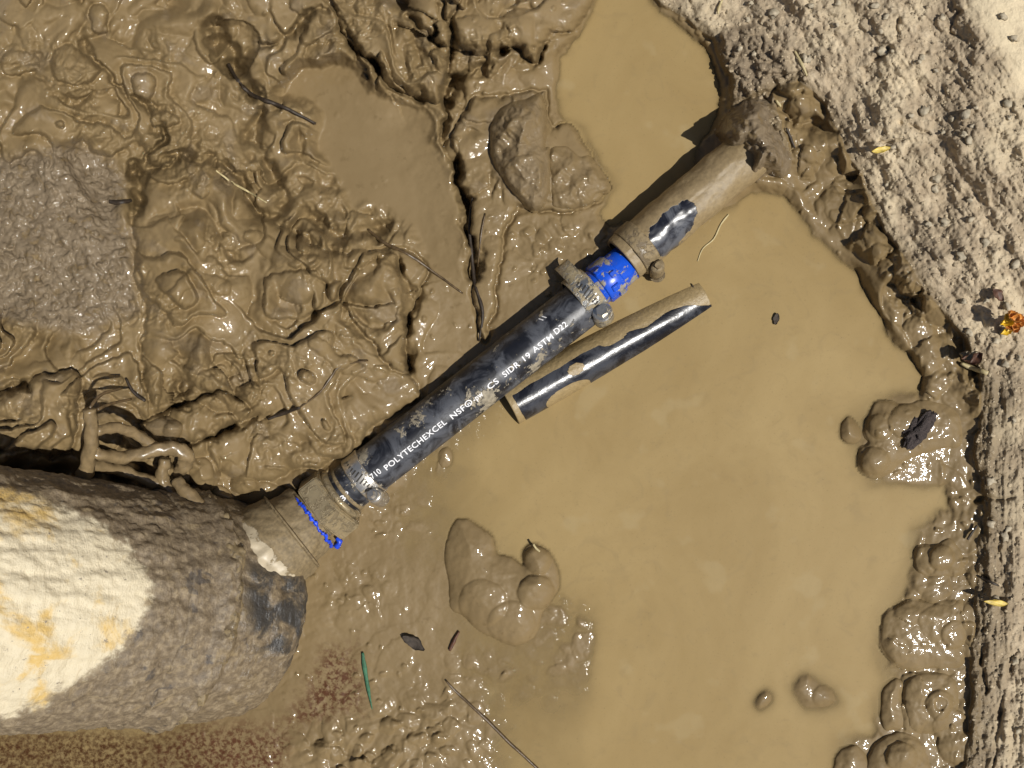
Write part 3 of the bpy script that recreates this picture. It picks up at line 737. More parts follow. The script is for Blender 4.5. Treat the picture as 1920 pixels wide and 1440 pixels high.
# the skin swells over mud that lies just under it
over = np.clip(1 - np.abs(hz) / .004, 0, 1)
depth = np.maximum(zw - hz, 0)
murk = np.clip(1 - np.exp(-depth / .0016), 0.02, .985)
Wv = np.stack([(A - 960) / F * (HC - zw), (720 - B) / F * (HC - zw), zw], -1).reshape(-1, 3)
id2 = np.arange(A.size).reshape(A.shape)
q2 = np.stack([id2[1:, :-1], id2[1:, 1:], id2[:-1, 1:], id2[:-1, :-1]], -1).reshape(-1, 4)
drymud = poly_sdf(A.ravel(), B.ravel(), [(-900, -900), (1000, -900), (1030, 100), (1045, 250), (1000, 420), (935, 600), (850, 690), (690, 860), (560, 895), (400, 930), (-900, 870)])
keep = (hz.ravel()[q2].min(1) < .001) & (drymud[q2].max(1) < 0)
q2 = q2[keep]; u, inv = np.unique(q2, return_inverse=True)
rw = RUST[np.ix_(iy, ix)].ravel()
obj('muddy_water', np_mesh('muddy_water', Wv[u], inv.reshape(-1, 4), M_WATER, attrs=dict(murk=murk.ravel()[u], rust=rw[u])), kind='structure', label='opaque tan muddy water standing in the pit')

# ------------------------------------------------------------------ riser pipe (large, painted, caked in mud)
def frame_from_axis(origin, axis, up_hint):
    x = Vector(axis).normalized(); z = (Vector(up_hint) - x * x.dot(Vector(up_hint))).normalized(); y = z.cross(x)
    m = Matrix((x, y, z)).transposed().to_4x4(); m.translation = origin
    return m
P_RIM = W(462, 1140, 0.0); P_LEFT = W(0, 1120, .104)
ax = (P_RIM - P_LEFT).normalized()
MR = frame_from_axis(P_RIM, ax, (0, 0, 1))
riser = thing('riser_pipe', 'thick cream painted riser pipe caked with brown mud, slanting out of the pit', 'pipe', MR)

def revolve(name, prof, mat, parent, M, nseg=96, disp=None, attrs=None, dens=None, smooth=True):
    """prof list of (s, r) along local x; disp(s, phi, P_local)->dr"""
    prof = np.array(prof, float)
    if dens:
        L = np.concatenate([[0], np.cumsum(np.hypot(*np.diff(prof, axis=0).T))])
        k = max(2, int(L[-1] / dens)); t = np.linspace(0, L[-1], k + 1)
        t = np.unique(np.concatenate([t, L]))
        prof = np.stack([np.interp(t, L, prof[:, 0]), np.interp(t, L, prof[:, 1])], -1)
    ph = np.linspace(0, 2 * np.pi, nseg, endpoint=False)
    S, PH = np.meshgrid(prof[:, 0], ph, indexing='ij'); R = np.repeat(prof[:, 1][:, None], nseg, 1)
    if disp is not None: R = np.maximum(R + disp(S, PH, R) * np.clip(R / .004, 0, 1), 1e-5)
    # phi = 0 is up (local z); positive phi turns to local -y
    L = np.stack([S, -np.sin(PH) * R, np.cos(PH) * R], -1)
    Mw = np.array(M)
    Wd = L @ Mw[:3, :3].T + Mw[:3, 3]
    at = attrs(S, PH, Wd) if attrs else {}
    n0, n1 = S.shape
    id_ = np.arange(n0 * n1).reshape(n0, n1); nxt = np.roll(id_, -1, 1)
    q = np.stack([id_[:-1], nxt[:-1], nxt[1:], id_[1:]], -1).reshape(-1, 4)
    me = np_mesh(name, L.reshape(-1, 3), q, mat, smooth, {k: v.ravel() for k, v in at.items()})
    return obj(name, me, parent)

def make_riser_mat():
    m, nt, b = mat_new('cream_paint_and_mud'); g = NG(nt); co = g.coord()
    n1 = g.noise(co, 60, 6, .65, .8); n2 = g.noise(co, 300, 5, .65)
    st = g.noise(g.stretch(co, (3.0, 1, 1)), 70, 5, .65, .6)
    paint = g.mix(g.rng(g.noise(co, 38, 5, .6, .5), .50, .64), (.62, .54, .38), (.58, .40, .14))
    paint = g.mix(g.rng(st, .60, .70, 0, .5), paint, (.47, .38, .24))
    paint = g.mix(g.rng(n2, .63, .70), paint, (.26, .22, .17))
    paint = g.mix(g.rng(g.noise(co, 45, 4, .6, .3), .70, .735), paint, (.62, .27, .03))
    mud = g.ramp(n2, [(.28, (.095, .070, .043)), (.5, (.175, .132, .082)), (.70, (.30, .235, .148))])
    mud = g.mix(g.rng(n1, .58, .70, 0, .6), mud, (.30, .225, .12))
    mud = g.mix(g.rng(g.noise(co, 75, 5, .6, .8), .60, .68, 0, .6), mud, (.030, .030, .036))
    k = g.math('ADD', g.attr('mud'), g.math('MULTIPLY', g.math('SUBTRACT', n1, .5), .9))
    k = g.math('ADD', k, g.math('MULTIPLY', g.math('SUBTRACT', n2, .5), .8))
    mk = g.rng(k, .32, .68)
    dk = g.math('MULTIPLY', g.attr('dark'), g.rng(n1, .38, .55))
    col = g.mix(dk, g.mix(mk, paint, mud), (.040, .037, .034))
    g.link(col, b.inputs['Base Color'])
    g.link(g.math('SUBTRACT', .62, g.math('MULTIPLY', g.attr('wet'), .30)), b.inputs['Roughness'])
    nb = g.bump(g.math('ADD', st, g.math('MULTIPLY', n2, .5)), .6, .002); nb = g.bump(g.noise(co, 900, 3, .6), .4, .0008, nb)
    g.link(nb, b.inputs['Normal'])
    return m
M_RISER = make_riser_mat()
WHITE = [(-900, 890), (0, 908), (100, 930), (160, 962), (238, 1012), (282, 1080), (300, 1112), (268, 1172), (232, 1222), (178, 1272), (108, 1312), (60, 1345), (0, 1352), (-900, 1380)]
def riser_attr(S, PH, Wd):
    px, py = proj(Wd)
    d = poly_sdf(px + 10 * perlin(px / 30, py / 30, 5), py + 10 * perlin(px / 30, py / 30, 6), WHITE)
    mud = 1 - sstep(d, -40, 60)
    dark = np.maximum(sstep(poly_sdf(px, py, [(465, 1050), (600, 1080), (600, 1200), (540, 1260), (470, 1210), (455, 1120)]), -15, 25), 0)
    return dict(mud=mud, dark=dark, wet=sstep(S, -.075, -.02))
def riser_disp(S, PH, R):
    u, v = S * 1000, PH * 62
    mudn = 1.3 * fbm(u / 16, v / 9, 120, 5) + .35 * fbm(u / 3, v / 3, 130, 3)
    L = np.stack([S, -np.sin(PH) * R, np.cos(PH) * R], -1); Mw = np.array(MR)
    px, py = proj(L @ Mw[:3, :3].T + Mw[:3, 3])
    m = 1 - sstep(poly_sdf(np.clip(px, -800, 900), np.clip(py, 700, 1700), WHITE), -20, 30)
    wv, rv = worley(u / 5.5 + .3 * perlin(u / 9, v / 9, 3), v / 4.2, 4); wu, ru = worley(u / 2.6, v / 2.4, 6)
    crust = 1.5 * np.clip(1 - (wv / .55) ** 2, 0, 1) * (rv > .55) * rv + .7 * np.clip(1 - (wu / .6) ** 2, 0, 1) * (ru > .5) + 1.2 * terrace(2.2 * fbm(u / 22, v / 13, 301, 3), .25)
    thick = 1.1 + .9 * sstep(fbm(u / 30, v / 30, 305, 2), -.2, .4)
    return (mudn + m * (crust * (.38 - .2 * sstep(S, -.075, -.045)) + thick * .3)) * .001
RB = .062
_st = np.concatenate([np.linspace(-.62, -.25, 90), np.arange(-.249, -.0715, .0011)])
revolve('barrel', [(-.62, .052)] + [(a_, RB) for a_ in _st], M_RISER, riser, MR, 420, riser_disp, riser_attr)
hub = revolve('hub', [(-.078, RB - .004), (-.075, RB + .0012), (-.060, RB + .0016), (-.056, RB + .0038), (-.050, RB + .0042), (-.046, RB + .0015), (-.012, RB + .0006), (-.004, RB - .001), (.001, RB - .005), (.003, RB - .011), (.003, .03), (.002, .001)], M_RISER, riser, MR, 260,
              lambda S, PH, R: riser_disp(S, PH, R) * (1 + .8 * np.exp(-((S + .052) / .006) ** 2)), riser_attr, dens=.0013)
revolve('mud_ridge', [(-.058, RB - .002), (-.055, RB + .0030), (-.051, RB + .0048), (-.047, RB + .0030), (-.044, RB - .002)], M_CAKED, riser, MR, 260,
        lambda S, PH, R: .0050 * (fbm(S * 1000 / 16, PH * 62 / 13, 240, 4) - .10), dens=.0008)

# ------------------------------------------------------------------ branch assembly along the black pipe
PXL = .488 / F
ZP = .012
O = W(690, 886, ZP)
dvec = Vector((.787, .618, 0)).normalized()
MA = frame_from_axis(O, dvec, (0, 0, 1))
def MAtrans(s_px, dz=0.0): return MA @ Matrix.Translation((s_px * PXL, 0, dz))
def local(parent_M, s, n, z):            # px along, px towards lower right, m up
    return Vector((s * PXL, -n * PXL, z))
def p(v): return v * PXL

# collar (mud covered outlet of the riser) and fitting
_oc = MA @ Vector((p(-110), 0, 0))
MK = frame_from_axis(_oc, dvec - Vector((0, 0, .33)), (0, 0, 1)) @ Matrix.Translation((p(110), 0, 0))
collar = thing('outlet_collar', 'mud coated flared collar with blue thread tape between riser pipe and brass fitting', 'pipe fitting', MK)
def mudnoise(amp, sc=12.0, sd=140):
    return lambda S, PH, R: amp * fbm(S * 1000 / sc, PH * R * 1000 / sc, sd, 4)
M_COLLAR = make_muddied('mud_over_white_plastic', (.50, .42, .29), .4, .5, mcol=(.22, .163, .085), sc=80)
def collar_attr(S, PH, Wd):
    px, py = proj(Wd)
    d = poly_sdf(px, py, [(430, 955), (482, 988), (562, 1082), (520, 1140), (470, 1100), (436, 1020)])
    return dict(mud=1.15 - .78 * sstep(d, -10, 14))
revolve('body', [(p(-130), p(40)), (p(-130), p(62)), (p(-134), p(65)), (p(-150), p(67)), (p(-168), p(70)), (p(-176), p(72)), (p(-180), p(80)), (p(-215), p(86)), (p(-240), p(90)), (p(-262), p(97)), (p(-330), p(99))], M_COLLAR, collar, MK, 120, mudnoise(.0011, 11), collar_attr, dens=.0012)
revolve('flange', [(p(-276), p(80)), (p(-275), p(99)), (p(-282), p(104)), (p(-296), p(103)), (p(-298), p(80))], M_RUBBER, collar, MK, 120, mudnoise(.0006, 9, 150), dens=.001)
# crease wire round the collar
revolve('band', [(p(-181), p(78)), (p(-179), p(82.5)), (p(-176), p(82.5)), (p(-174), p(70))], M_CAKED, collar, MK, 96, mudnoise(.0006, 9, 151), dens=.001)

fit = thing('hex_adapter', 'muddy brass hex adapter between collar and black pipe', 'pipe fitting', MA)
revolve('thread', [(p(-140), p(30))] + [(p(-132 + 4 * k + o), p(47 + (2.5 if o else -1))) for k in range(5) for o in (0, 2)] + [(p(-110), p(30))], M_BRONZE, fit, MA, 96, mudnoise(.0003))
def hexnut(s0, s1, rc, mat, parent, roll=.25):
    bm = bmesh.new()
    prof = [(s0, .60), (s0, .93), (s0 + 4, 1.0), (s1 - 4, 1.0), (s1, .93), (s1, .60)]
    rings = []
    for s, k in prof:
        rings.append([bm.verts.new((p(s), -math.sin(roll + i * math.pi / 3) * p(rc) * k, math.cos(roll + i * math.pi / 3) * p(rc) * k)) for i in range(6)])
    for a, b in zip(rings[:-1], rings[1:]):
        for i in range(6): bm.faces.new((a[i], a[(i + 1) % 6], b[(i + 1) % 6], b[i]))
    bm.faces.new(rings[0][::-1]); bm.faces.new(rings[-1])
    bmesh.ops.bevel(bm, geom=[e for e in bm.edges], offset=.0007, segments=2, affect='EDGES')
    return obj('hex_nut', bm_mesh('hex_nut', bm, mat, False), parent)
hexnut(-114, -68, 72, M_BRONZE, fit)
revolve('shoulder', [(p(-68), p(30)), (p(-68), p(54)), (p(-62), p(55)), (p(-58), p(52)), (p(-58), p(30))], M_BRONZE, fit, MA, 72, mudnoise(.0003))
# blue tape: ragged ribbon round the joint
def ragged_ring(name, s, w, r, mat, parent, a0, a1, n=110, seed=0):
    V = []; Q = []
    for i in range(n + 1):
        t = a0 + (a1 - a0) * i / n
        ww = w * max(.3, .55 + .6 * perlin(np.array([i * .31]), np.array([seed + .5]), 3)[0]) * min(1, i / 4 + .2, (n - i) / 4 + .2)
        off = w * .8 * perlin(np.array([i * .11]), np.array([seed + 4.5]), 4)[0]
        for ds, dr in ((-ww, -1.2), (-ww * .5, 1.2), (ww * .5, 1.6), (ww, -1.2)):
            rr = p(r + dr)
            V.append((p(s + off + ds), -math.sin(t) * rr, math.cos(t) * rr))
        if i:
            b = 4 * i
            for k in range(3): Q.append((b - 4 + k, b - 4 + k + 1, b + k + 1, b + k))
    return obj(name, np_mesh(name, np.array(V), np.array(Q), mat), parent)
ragged_ring('thread_tape', -137, 5.0, 69.5, M_TAPE, collar, math.radians(-38), math.radians(80), seed=2)
tub = [W(631, 1008, .004), W(638, 1015, .003), W(633, 1024, .002), W(628, 1021, .0)]
tb = tube('tape_end', [MA.inverted() @ v for v in tub], [.0012, .0022, .0016], M_TAPE, fit, 8, .5, 4)

# black polyethylene pipe
pipe = thing('supply_pipe', 'black plastic supply pipe with white printing, smeared with dried mud', 'pipe', MA)
RP = 45.0
def pipe_attr(S, PH, Wd):
    s = S / PXL; n = np.sin(PH) * RP
    m = .42 + .34 * np.exp(-((s - 258) / 24) ** 2 - ((n - 24) / 20) ** 2) + .22 * np.exp(-((s - 10) / 40) ** 2 - ((n + 22) / 26) ** 2) + .18 * np.exp(-((s - 150) / 50) ** 2 - ((n + 28) / 18) ** 2) \
        + .2 * np.exp(-((s - 380) / 70) ** 2 - ((n - 30) / 18) ** 2) - .14 * np.exp(-((s - 110) / 80) ** 2 - ((n - 18) / 26) ** 2)
    return dict(mud=m)
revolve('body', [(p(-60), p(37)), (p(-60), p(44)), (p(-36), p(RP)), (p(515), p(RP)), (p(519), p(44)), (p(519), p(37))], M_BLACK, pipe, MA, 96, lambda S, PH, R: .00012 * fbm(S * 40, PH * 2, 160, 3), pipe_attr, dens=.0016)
revolve('end_ring', [(p(-52), p(44)), (p(-50), p(46.5)), (p(-46), p(46.5)), (p(-44), p(44))], M_CAKED, pipe, MA, 72, mudnoise(.0003))

# printing on the pipe
def letters(text, s0, s1, n0, capx, body='lettering', r_px=RP, bold=.012, parent=None, mat=None):
    cu = bpy.data.curves.new('txt', 'FONT'); cu.body = text; cu.size = 1.0; cu.offset = bold; cu.resolution_u = 3; cu.space_character = 1.08
    to = bpy.data.objects.new('txt', cu); C.objects.link(to)
    dg = bpy.context.evaluated_depsgraph_get(); dg.update()
    me = bpy.data.meshes.new_from_object(to.evaluated_get(dg))
    bpy.data.objects.remove(to); bpy.data.curves.remove(cu)
    bm = bmesh.new(); bm.from_mesh(me); bpy.data.meshes.remove(me)
    for k in range(1, 8):
        y = k * .09
        bmesh.ops.bisect_plane(bm, geom=bm.verts[:] + bm.edges[:] + bm.faces[:], plane_co=(0, y, 0), plane_no=(0, 1, 0))
    xs_ = [v.co.x for v in bm.verts]; x0, x1 = min(xs_), max(xs_)
    ys_ = [v.co.y for v in bm.verts]; ymax = max(ys_)
    phi0 = math.asin(n0 / r_px); rr = p(r_px) + .00016
    for v in bm.verts:
        s = s0 + (v.co.x - x0) / (x1 - x0) * (s1 - s0)
        h = (v.co.y / .72 - .5) * capx
        ph = phi0 - h / r_px
        v.co = (p(s), -math.sin(ph) * rr, math.cos(ph) * rr)
    return obj(body, bm_mesh(body, bm, mat or M_INK), parent)
for t, a, b_, n_ in [('3', -60, -51, 9), ('P', -49, -41, 8), ('710', 8, 29, 11), ('POLYTECHEXCEL', 38, 178, 14), ('NSF', 190, 221, 15), ('-pw', 241, 262, 15), ('CS', 276, 299, 14), ('SIDR', 312, 348, 13.5), ('19', 359, 374, 13), ('ASTM', 382, 427, 12), ('D22', 434, 461, 10)]:
    letters(t, a, b_, n_, 11.0, parent=pipe)
letters('O', 223, 238, 14.5, 12.5, parent=pipe, bold=-.005); letters('n', 228, 233.5, 15, 7, parent=pipe)
letters('\\\\', 426, 440, -24, 9, 'scratch', parent=pipe)

# hose clamps
def box_bm(bm, cx, cy, cz, sx, sy, sz, M=None, bev=.0):
    r = bmesh.ops.create_cube(bm, size=1)
    for v in r['verts']:
        v.co = Vector((v.co.x * sx + cx, v.co.y * sy + cy, v.co.z * sz + cz))
        if M is not None: v.co = M @ v.co
    return r['verts']

def hose_clamp(M, r_px, w_px, roll, label, bmat, smat, slot_rng, screw_tilt=.5, tail=None, house=(34, 26, 22), head=13, head_end=-1):
    t = thing('hose_clamp', label, 'hose clamp', M, 'worm drive hose clamps on the pipes')
    w = w_px
    revolve('band', [(p(-w / 2), p(r_px - 1)), (p(-w / 2), p(r_px + 1.6)), (p(-w / 2 + 2), p(r_px + 2.6)), (p(w / 2 - 2), p(r_px + 2.6)), (p(w / 2), p(r_px + 1.6)), (p(w / 2), p(r_px - 1))], bmat, t, M, 96, lambda S, PH, R: .00022 * fbm(S * 300, PH * 4, 170, 3))
    # slots punched in the band
    a = slot_rng[0]; k = 0
    while a < slot_rng[1]:
        bm = bmesh.new()
        Mx = Matrix.Rotation(a, 4, 'X') 
        vs = box_bm(bm, 0, 0, p(r_px + 2.6), p(w * .56), p(3.0), p(.9), Matrix.Rotation(a, 4, 'X') @ Matrix.Translation((0, 0, 0)))
        Sk = Matrix.Rotation(.25, 4, Vector((0, -math.sin(-a), math.cos(a))))
        for v in bm.verts: v.co = Sk @ v.co
        bmesh.ops.bevel(bm, geom=bm.edges[:], offset=p(.35), segments=1, affect='EDGES')
        obj('slot', bm_mesh('slot', bm, M_SLOT), t)
        a += 6.6 / r_px; k += 1
    # screw housing, tangential to the band at the given roll (towards the lower right = negative X rotation)
    Rm = Matrix.Rotation(roll, 4, 'X')
    bm = bmesh.new()
    hl, hw, hh = house
    n = 14
    rings = []
    for i, (yy, k) in enumerate([(-.5, .7), (-.46, .95), (-.2, 1.0), (.2, 1.0), (.46, .95), (.5, .7)]):
        ring = []
        for j in range(n):
            th = math.pi * 2 * j / n
            z = math.sin(th) * hh * .5 * k + hh * .45
            x = math.cos(th) * hw * .5 * k * (1.15 if z < hh * .4 else 1)
            ring.append(bm.verts.new((p(x), p(yy * hl), p(r_px + z))))
        rings.append(ring)
    for a_, b_ in zip(rings[:-1], rings[1:]):
        for j in range(n): bm.faces.new((a_[j], a_[(j + 1) % n], b_[(j + 1) % n], b_[j]))
    bm.faces.new(rings[0][::-1]); bm.faces.new(rings[-1])
    for v in bm.verts: v.co = Rm @ v.co
    bmesh.ops.recalc_face_normals(bm, faces=bm.faces[:])
    obj('screw_housing', bm_mesh('screw_housing', bm, bmat, True), t)
    # screw with hex washer head
    bm = bmesh.new()
    yend = head_end * hl * .5
    def disc(y0, y1, r, seg, rb=0.0):
        for a_ in range(1):
            ra = [bm.verts.new((p(math.cos(2 * math.pi * j / seg) * r), p(y0), p(r_px + hh * .45 + math.sin(2 * math.pi * j / seg) * r))) for j in range(seg)]
            rb_ = [bm.verts.new((p(math.cos(2 * math.pi * j / seg) * r * .9), p(y1), p(r_px + hh * .45 + math.sin(2 * math.pi * j / seg) * r * .9))) for j in range(seg)]
            for j in range(seg): bm.faces.new((ra[j], ra[(j + 1) % seg], rb_[(j + 1) % seg], rb_[j]))
            bm.faces.new(ra[::-1]); bm.faces.new(rb_)
    disc(yend * .2, yend * 1.25, head * .45, 12)
    disc(yend * 1.2, yend * 1.34, head, 20)
    disc(yend * 1.33, yend * 1.75, head * .62, 6)
    disc(-yend * .8, -yend * 1.25, head * .42, 10)
    for v in bm.verts: v.co = Rm @ v.co
    bmesh.ops.recalc_face_normals(bm, faces=bm.faces[:])
    obj('screw', bm_mesh('screw', bm, smat), t)
    if tail:
        V = []; Q = []
        r0, a0, a1, lift = tail
        for i in range(13):
            u = i / 12; a_ = a0 + (a1 - a0) * u; rr = p(r_px + 3 + lift * u ** 1.5)
            c = Vector((0, -math.sin(a_) * rr, math.cos(a_) * rr)); nr = Vector((0, -math.sin(a_), math.cos(a_)))
            for ds, dr in ((-w * .36, -.8), (w * .36, -.8), (w * .36, .8), (-w * .36, .8)):
                V.append(tuple(c + Vector((p(ds), 0, 0)) + nr * p(dr)))
            if i:
                b = 4 * i
                for j in range(4): Q.append((b - 4 + j, b - 4 + (j + 1) % 4, b + (j + 1) % 4, b + j))
        Q += [(0, 3, 2, 1), (48, 49, 50, 51)]
        obj('band_tail', np_mesh('band_tail', np.array(V), np.array(Q), bmat, False), t)
    return t
M1 = MAtrans(-8)
hose_clamp(M1, 46, 34, math.radians(62), 'bright slotted steel hose clamp beside the brass hex adapter', M_STEEL_B, M_STEEL_B, (math.radians(-50), math.radians(48)), house=(40, 30, 24), head=12, head_end=1)
M2 = MAtrans(525) @ Matrix.Translation((0, p(8), 0))
hose_clamp(M2, 46, 42, math.radians(66), 'mud filled hose clamp with shiny screw head next to the blue coupling', M_STEEL, M_STEEL_B, (math.radians(-30), math.radians(30)), house=(36, 40, 24), head=19, head_end=1, tail=(0, math.radians(-40), math.radians(-86), 26))

# blue insert coupling
dold = Vector((.763, .647, 0)).normalized()
OC = W(1137, 524, ZP)
dmid = (dvec * .45 + dold * .55).normalized()
MC = frame_from_axis(OC, dmid, (0, 0, 1))
coup = thing('insert_coupling', 'bright blue plastic insert coupling between two hose clamps', 'pipe fitting', MC)
revolve('barb', [(p(-70), p(34)), (p(-70), p(36)), (p(70), p(36)), (p(70), p(34))], M_BLUE, coup, MC, 48)
bm = bmesh.new()
seg = 12
for s0, s1, r0, r1 in [(-19, 20, 41, 41)]:
    prof = [(s0, .8), (s0, .95), (s0 + 3, 1), (s1 - 3, 1), (s1, .95), (s1, .8)]
    rings = [[bm.verts.new((p(s), -math.sin(2 * math.pi * i / seg) * p(r0) * k, math.cos(2 * math.pi * i / seg) * p(r0) * k)) for i in range(seg)] for s, k in prof]
    for a, b in zip(rings[:-1], rings[1:]):
        for i in range(seg): bm.faces.new((a[i], a[(i + 1) % seg], b[(i + 1) % seg], b[i]))
    bm.faces.new(rings[0][::-1]); bm.faces.new(rings[-1])
obj('collar', bm_mesh('collar', bm, M_BLUE, True), coup)
for (s, a, sx, sy) in [(-1, 34, 15, 13), (9, 2, 12, 11), (-9, -28, 16, 10), (6, 66, 14, 12)]:
    bm = bmesh.new(); box_bm(bm, p(s), 0, p(41.5), p(sx), p(sy), p(5), Matrix.Rotation(math.radians(a), 4, 'X'))
    bmesh.ops.bevel(bm, geom=bm.edges[:], offset=p(1), segments=2, affect='EDGES')
    obj('grip_lug', bm_mesh('grip_lug', bm, M_BLUE), coup)

# old pipe running into the bank
OO = W(1193, 466, ZP)
MO = frame_from_axis(OO, (dold + Vector((0, 0, .03))), (0, 0, 1))
old = thing('old_pipe', 'old black pipe coated with tan mud, running under the soil bank', 'pipe', MO)
def old_attr(S, PH, Wd):
    px, py = proj(Wd)
    m = np.full(S.shape, 1.05)
    d = poly_sdf(px + 5 * perlin(px / 14, py / 14, 31), py + 5 * perlin(px / 14, py / 14, 32), [(1222, 432), (1245, 402), (1285, 372), (1305, 385), (1303, 420), (1262, 470), (1226, 496), (1212, 480)])
    m -= .85 * sstep(d, -8, 5)
    d2 = line_dist(px, py, [(1150, 470), (1180, 440), (1215, 425)])
    m -= .32 * np.exp(-(d2 / 22) ** 2)
    return dict(mud=m)
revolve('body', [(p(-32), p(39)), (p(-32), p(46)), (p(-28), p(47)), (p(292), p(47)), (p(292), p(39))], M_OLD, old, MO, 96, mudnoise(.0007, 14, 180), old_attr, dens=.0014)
M3 = MO @ Matrix.Translation((p(2), 0, 0))
hose_clamp(M3, 48, 34, math.radians(78), 'mud buried hose clamp on the old pipe past the blue coupling', M_CAKED, M_CAKED, (0, 0), house=(54, 28, 22), head=15, head_end=-1)

# offcut lying in the water
PA = W(953, 759, .001); PB = W(1312, 557, -.011)
MF = frame_from_axis(PA, PB - PA, (0, 0, 1))
off = thing('pipe_offcut', 'glossy black pipe offcut half sunk in the muddy water, one flank under mud', 'pipe')
off.matrix_world = MF
LEN = (PB - PA).length
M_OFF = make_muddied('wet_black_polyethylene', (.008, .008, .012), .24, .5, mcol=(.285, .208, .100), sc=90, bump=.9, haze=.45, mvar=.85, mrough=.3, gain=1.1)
def off_attr(S, PH, Wd):
    px, py = proj(Wd)
    nn = px * .489 + py * .872; ss = px * .872 - py * .489
    lim = np.interp(ss, [450, 480, 600, 700, 760, 810, 840, 880], [1116, 1118, 1113, 1116, 1127, 1124, 1128, 1150])
    m = .08 + 1.0 * sstep(lim - nn + 2.5 * perlin(px / 40, py / 40, 33), -3, 6)
    for (cx, cy, a, b) in [(1066, 738, 48, 15), (1080, 692, 16, 11), (1150, 632, 30, 12)]:
        u = (px - cx) * .872 - (py - cy) * .489; v = (px - cx) * .489 + (py - cy) * .872
        m = np.maximum(m, 1.1 * sstep(1 - np.hypot(u / a, v / b), -.05, .1))
    m = np.maximum(m, .9 * sstep(476 - ss, -2, 4))
    return dict(mud=m)
RO = .0138
revolve('body', [(.006, RO * .82), (0, RO * .82), (0, RO), (LEN, RO), (LEN, RO * .82), (LEN - .006, RO * .82)], M_OFF, off, MF, 96, lambda S, PH, R: .0001 * fbm(S * 60, PH * 2, 190, 3), off_attr, dens=.0013)

# ------------------------------------------------------------------ forked root and sticks
def W3(pts, dz=0.0):
    return [W(x, y, z + dz) for (x, y, z) in pts]
root = thing('forked_root', 'forked muddy root with an upright cut end leaning over the riser pipe', 'root')
def rootpart(name, pts, rad, mat, sd):
    c = catmull(W3(pts), 8)
    return tube(name, c, rad, mat, root, 12, .35, sd)
rootpart('stem', [(166, 768, .088), (172, 800, .084), (168, 850, .078), (158, 892, .070)], [.0032, .0030, .0034, .0040], M_STICK, 1)
rootpart('branch', [(170, 842, .078), (190, 853, .074), (225, 858, .064), (262, 852, .056), (300, 842, .052), (330, 842, .049), (350, 856, .045), (344, 876, .040), (330, 888, .036)], [.003, .003, .0034, .0036, .0038, .0042, .0044, .004, .003], M_STICK, 2)
rootpart('branch', [(180, 808, .080), (215, 802, .070), (250, 812, .060), (282, 832, .052), (300, 840, .047)], [.0025, .0028, .003, .003, .0025], M_STICK, 3)
rootpart('branch', [(168, 870, .070), (210, 878, .056), (250, 890, .048), (290, 905, .043), (315, 900, .042)], [.003, .0034, .003, .0034, .002], M_STICK, 4)
rootpart('branch', [(310, 860, .045), (304, 890, .043), (315, 918, .041), (345, 940, .043), (372, 960, .044), (402, 985, .042)], [.003, .0034, .0036, .0044, .0042, .002], M_STICK, 5)
rootpart('branch', [(330, 900, .046), (350, 925, .048), (380, 955, .047), (408, 980, .044)], [.003, .0042, .0038, .002], M_STICK, 6)
rootpart('rootlet', [(168, 765, .086), (190, 740, .080), (228, 728, .07)], [.0009, .0006], M_ROOT, 7)
rootpart('rootlet', [(182, 768, .084), (205, 758, .078), (246, 748, .066)], [.001, .0006], M_ROOT, 8)

def ground_line(name, pts, rad, mat, label, cat, up=.0006, sd=0, group=None, nseg=8, rough=.3, flat=1.0):
    c = catmull([(x, y, 0) for x, y in pts], 6)
    zz = np.array([ztop(a, b) for a, b, _ in c])
    k = min(7, len(zz)); zz2 = np.convolve(np.pad(zz, k, mode='edge'), np.ones(k) / k, 'same')[k:-k]
    zz = np.maximum(zz2, zz - .001) + up
    P3 = [W(a, b, z) for (a, b, _), z in zip(c, zz)]
    return tube(name, P3, rad, mat, None, nseg, rough, sd, flat, label=label, cat=cat, group=group)
ground_line('twig', [(502, 786), (530, 775), (562, 764)], [.0007, .0013, .0009], M_TWIG, 'short black twig lying on the smooth mud slab', 'twig', .001, 1)
ground_line('root', [(562, 764), (600, 735), (622, 705), (640, 685), (690, 676)], [.0005, .0008, .0005], M_ROOT, 'thin root curving up from the short black twig across the slab', 'root', .0002, 2)
ground_line('root', [(428, 120), (446, 152), (476, 180), (530, 200), (560, 215), (592, 232)], [.0011, .0013, .0007], M_TWIG, 'dark root bridging the channel into the silt basin', 'root', .0022, 3)
ground_line('root', [(690, 430), (720, 455), (770, 480), (820, 515), (868, 550)], [.0008, .0013, .0009, .0005], M_ROOT, 'brown root sloping down to the edge of the silt basin', 'root', .0012, 4)
ground_line('root', [(886, 370), (880, 420), (884, 470), (890, 530), (905, 585), (898, 640)], [.0006, .0011, .0011, .0006], M_TWIG, 'dark root hanging along the crack above the black pipe', 'root', .0008, 5)
ground_line('root', [(910, 400), (902, 440), (896, 500)], [.0004, .0007, .0004], M_ROOT, 'short thin root beside the dark hanging root', 'root', .0008, 6)
ground_line('root', [(405, 320), (440, 345), (470, 362), (500, 380)], [.0005, .0008, .0004], M_STRAW, 'pale root fibre lying across the slab crest', 'root', .0012, 7)
ground_line('twig', [(205, 378), (225, 380), (246, 376)], [.0012, .0016, .001], M_TWIG, 'stubby dark twig poking from the grey clay into the crack', 'twig', .001, 8)
ground_line('twig', [(236, 710), (250, 735), (272, 752)], [.0007, .001, .0008], M_TWIG, 'thin dark twig lying left of the slab foot above the root', 'twig', .0012, 9)
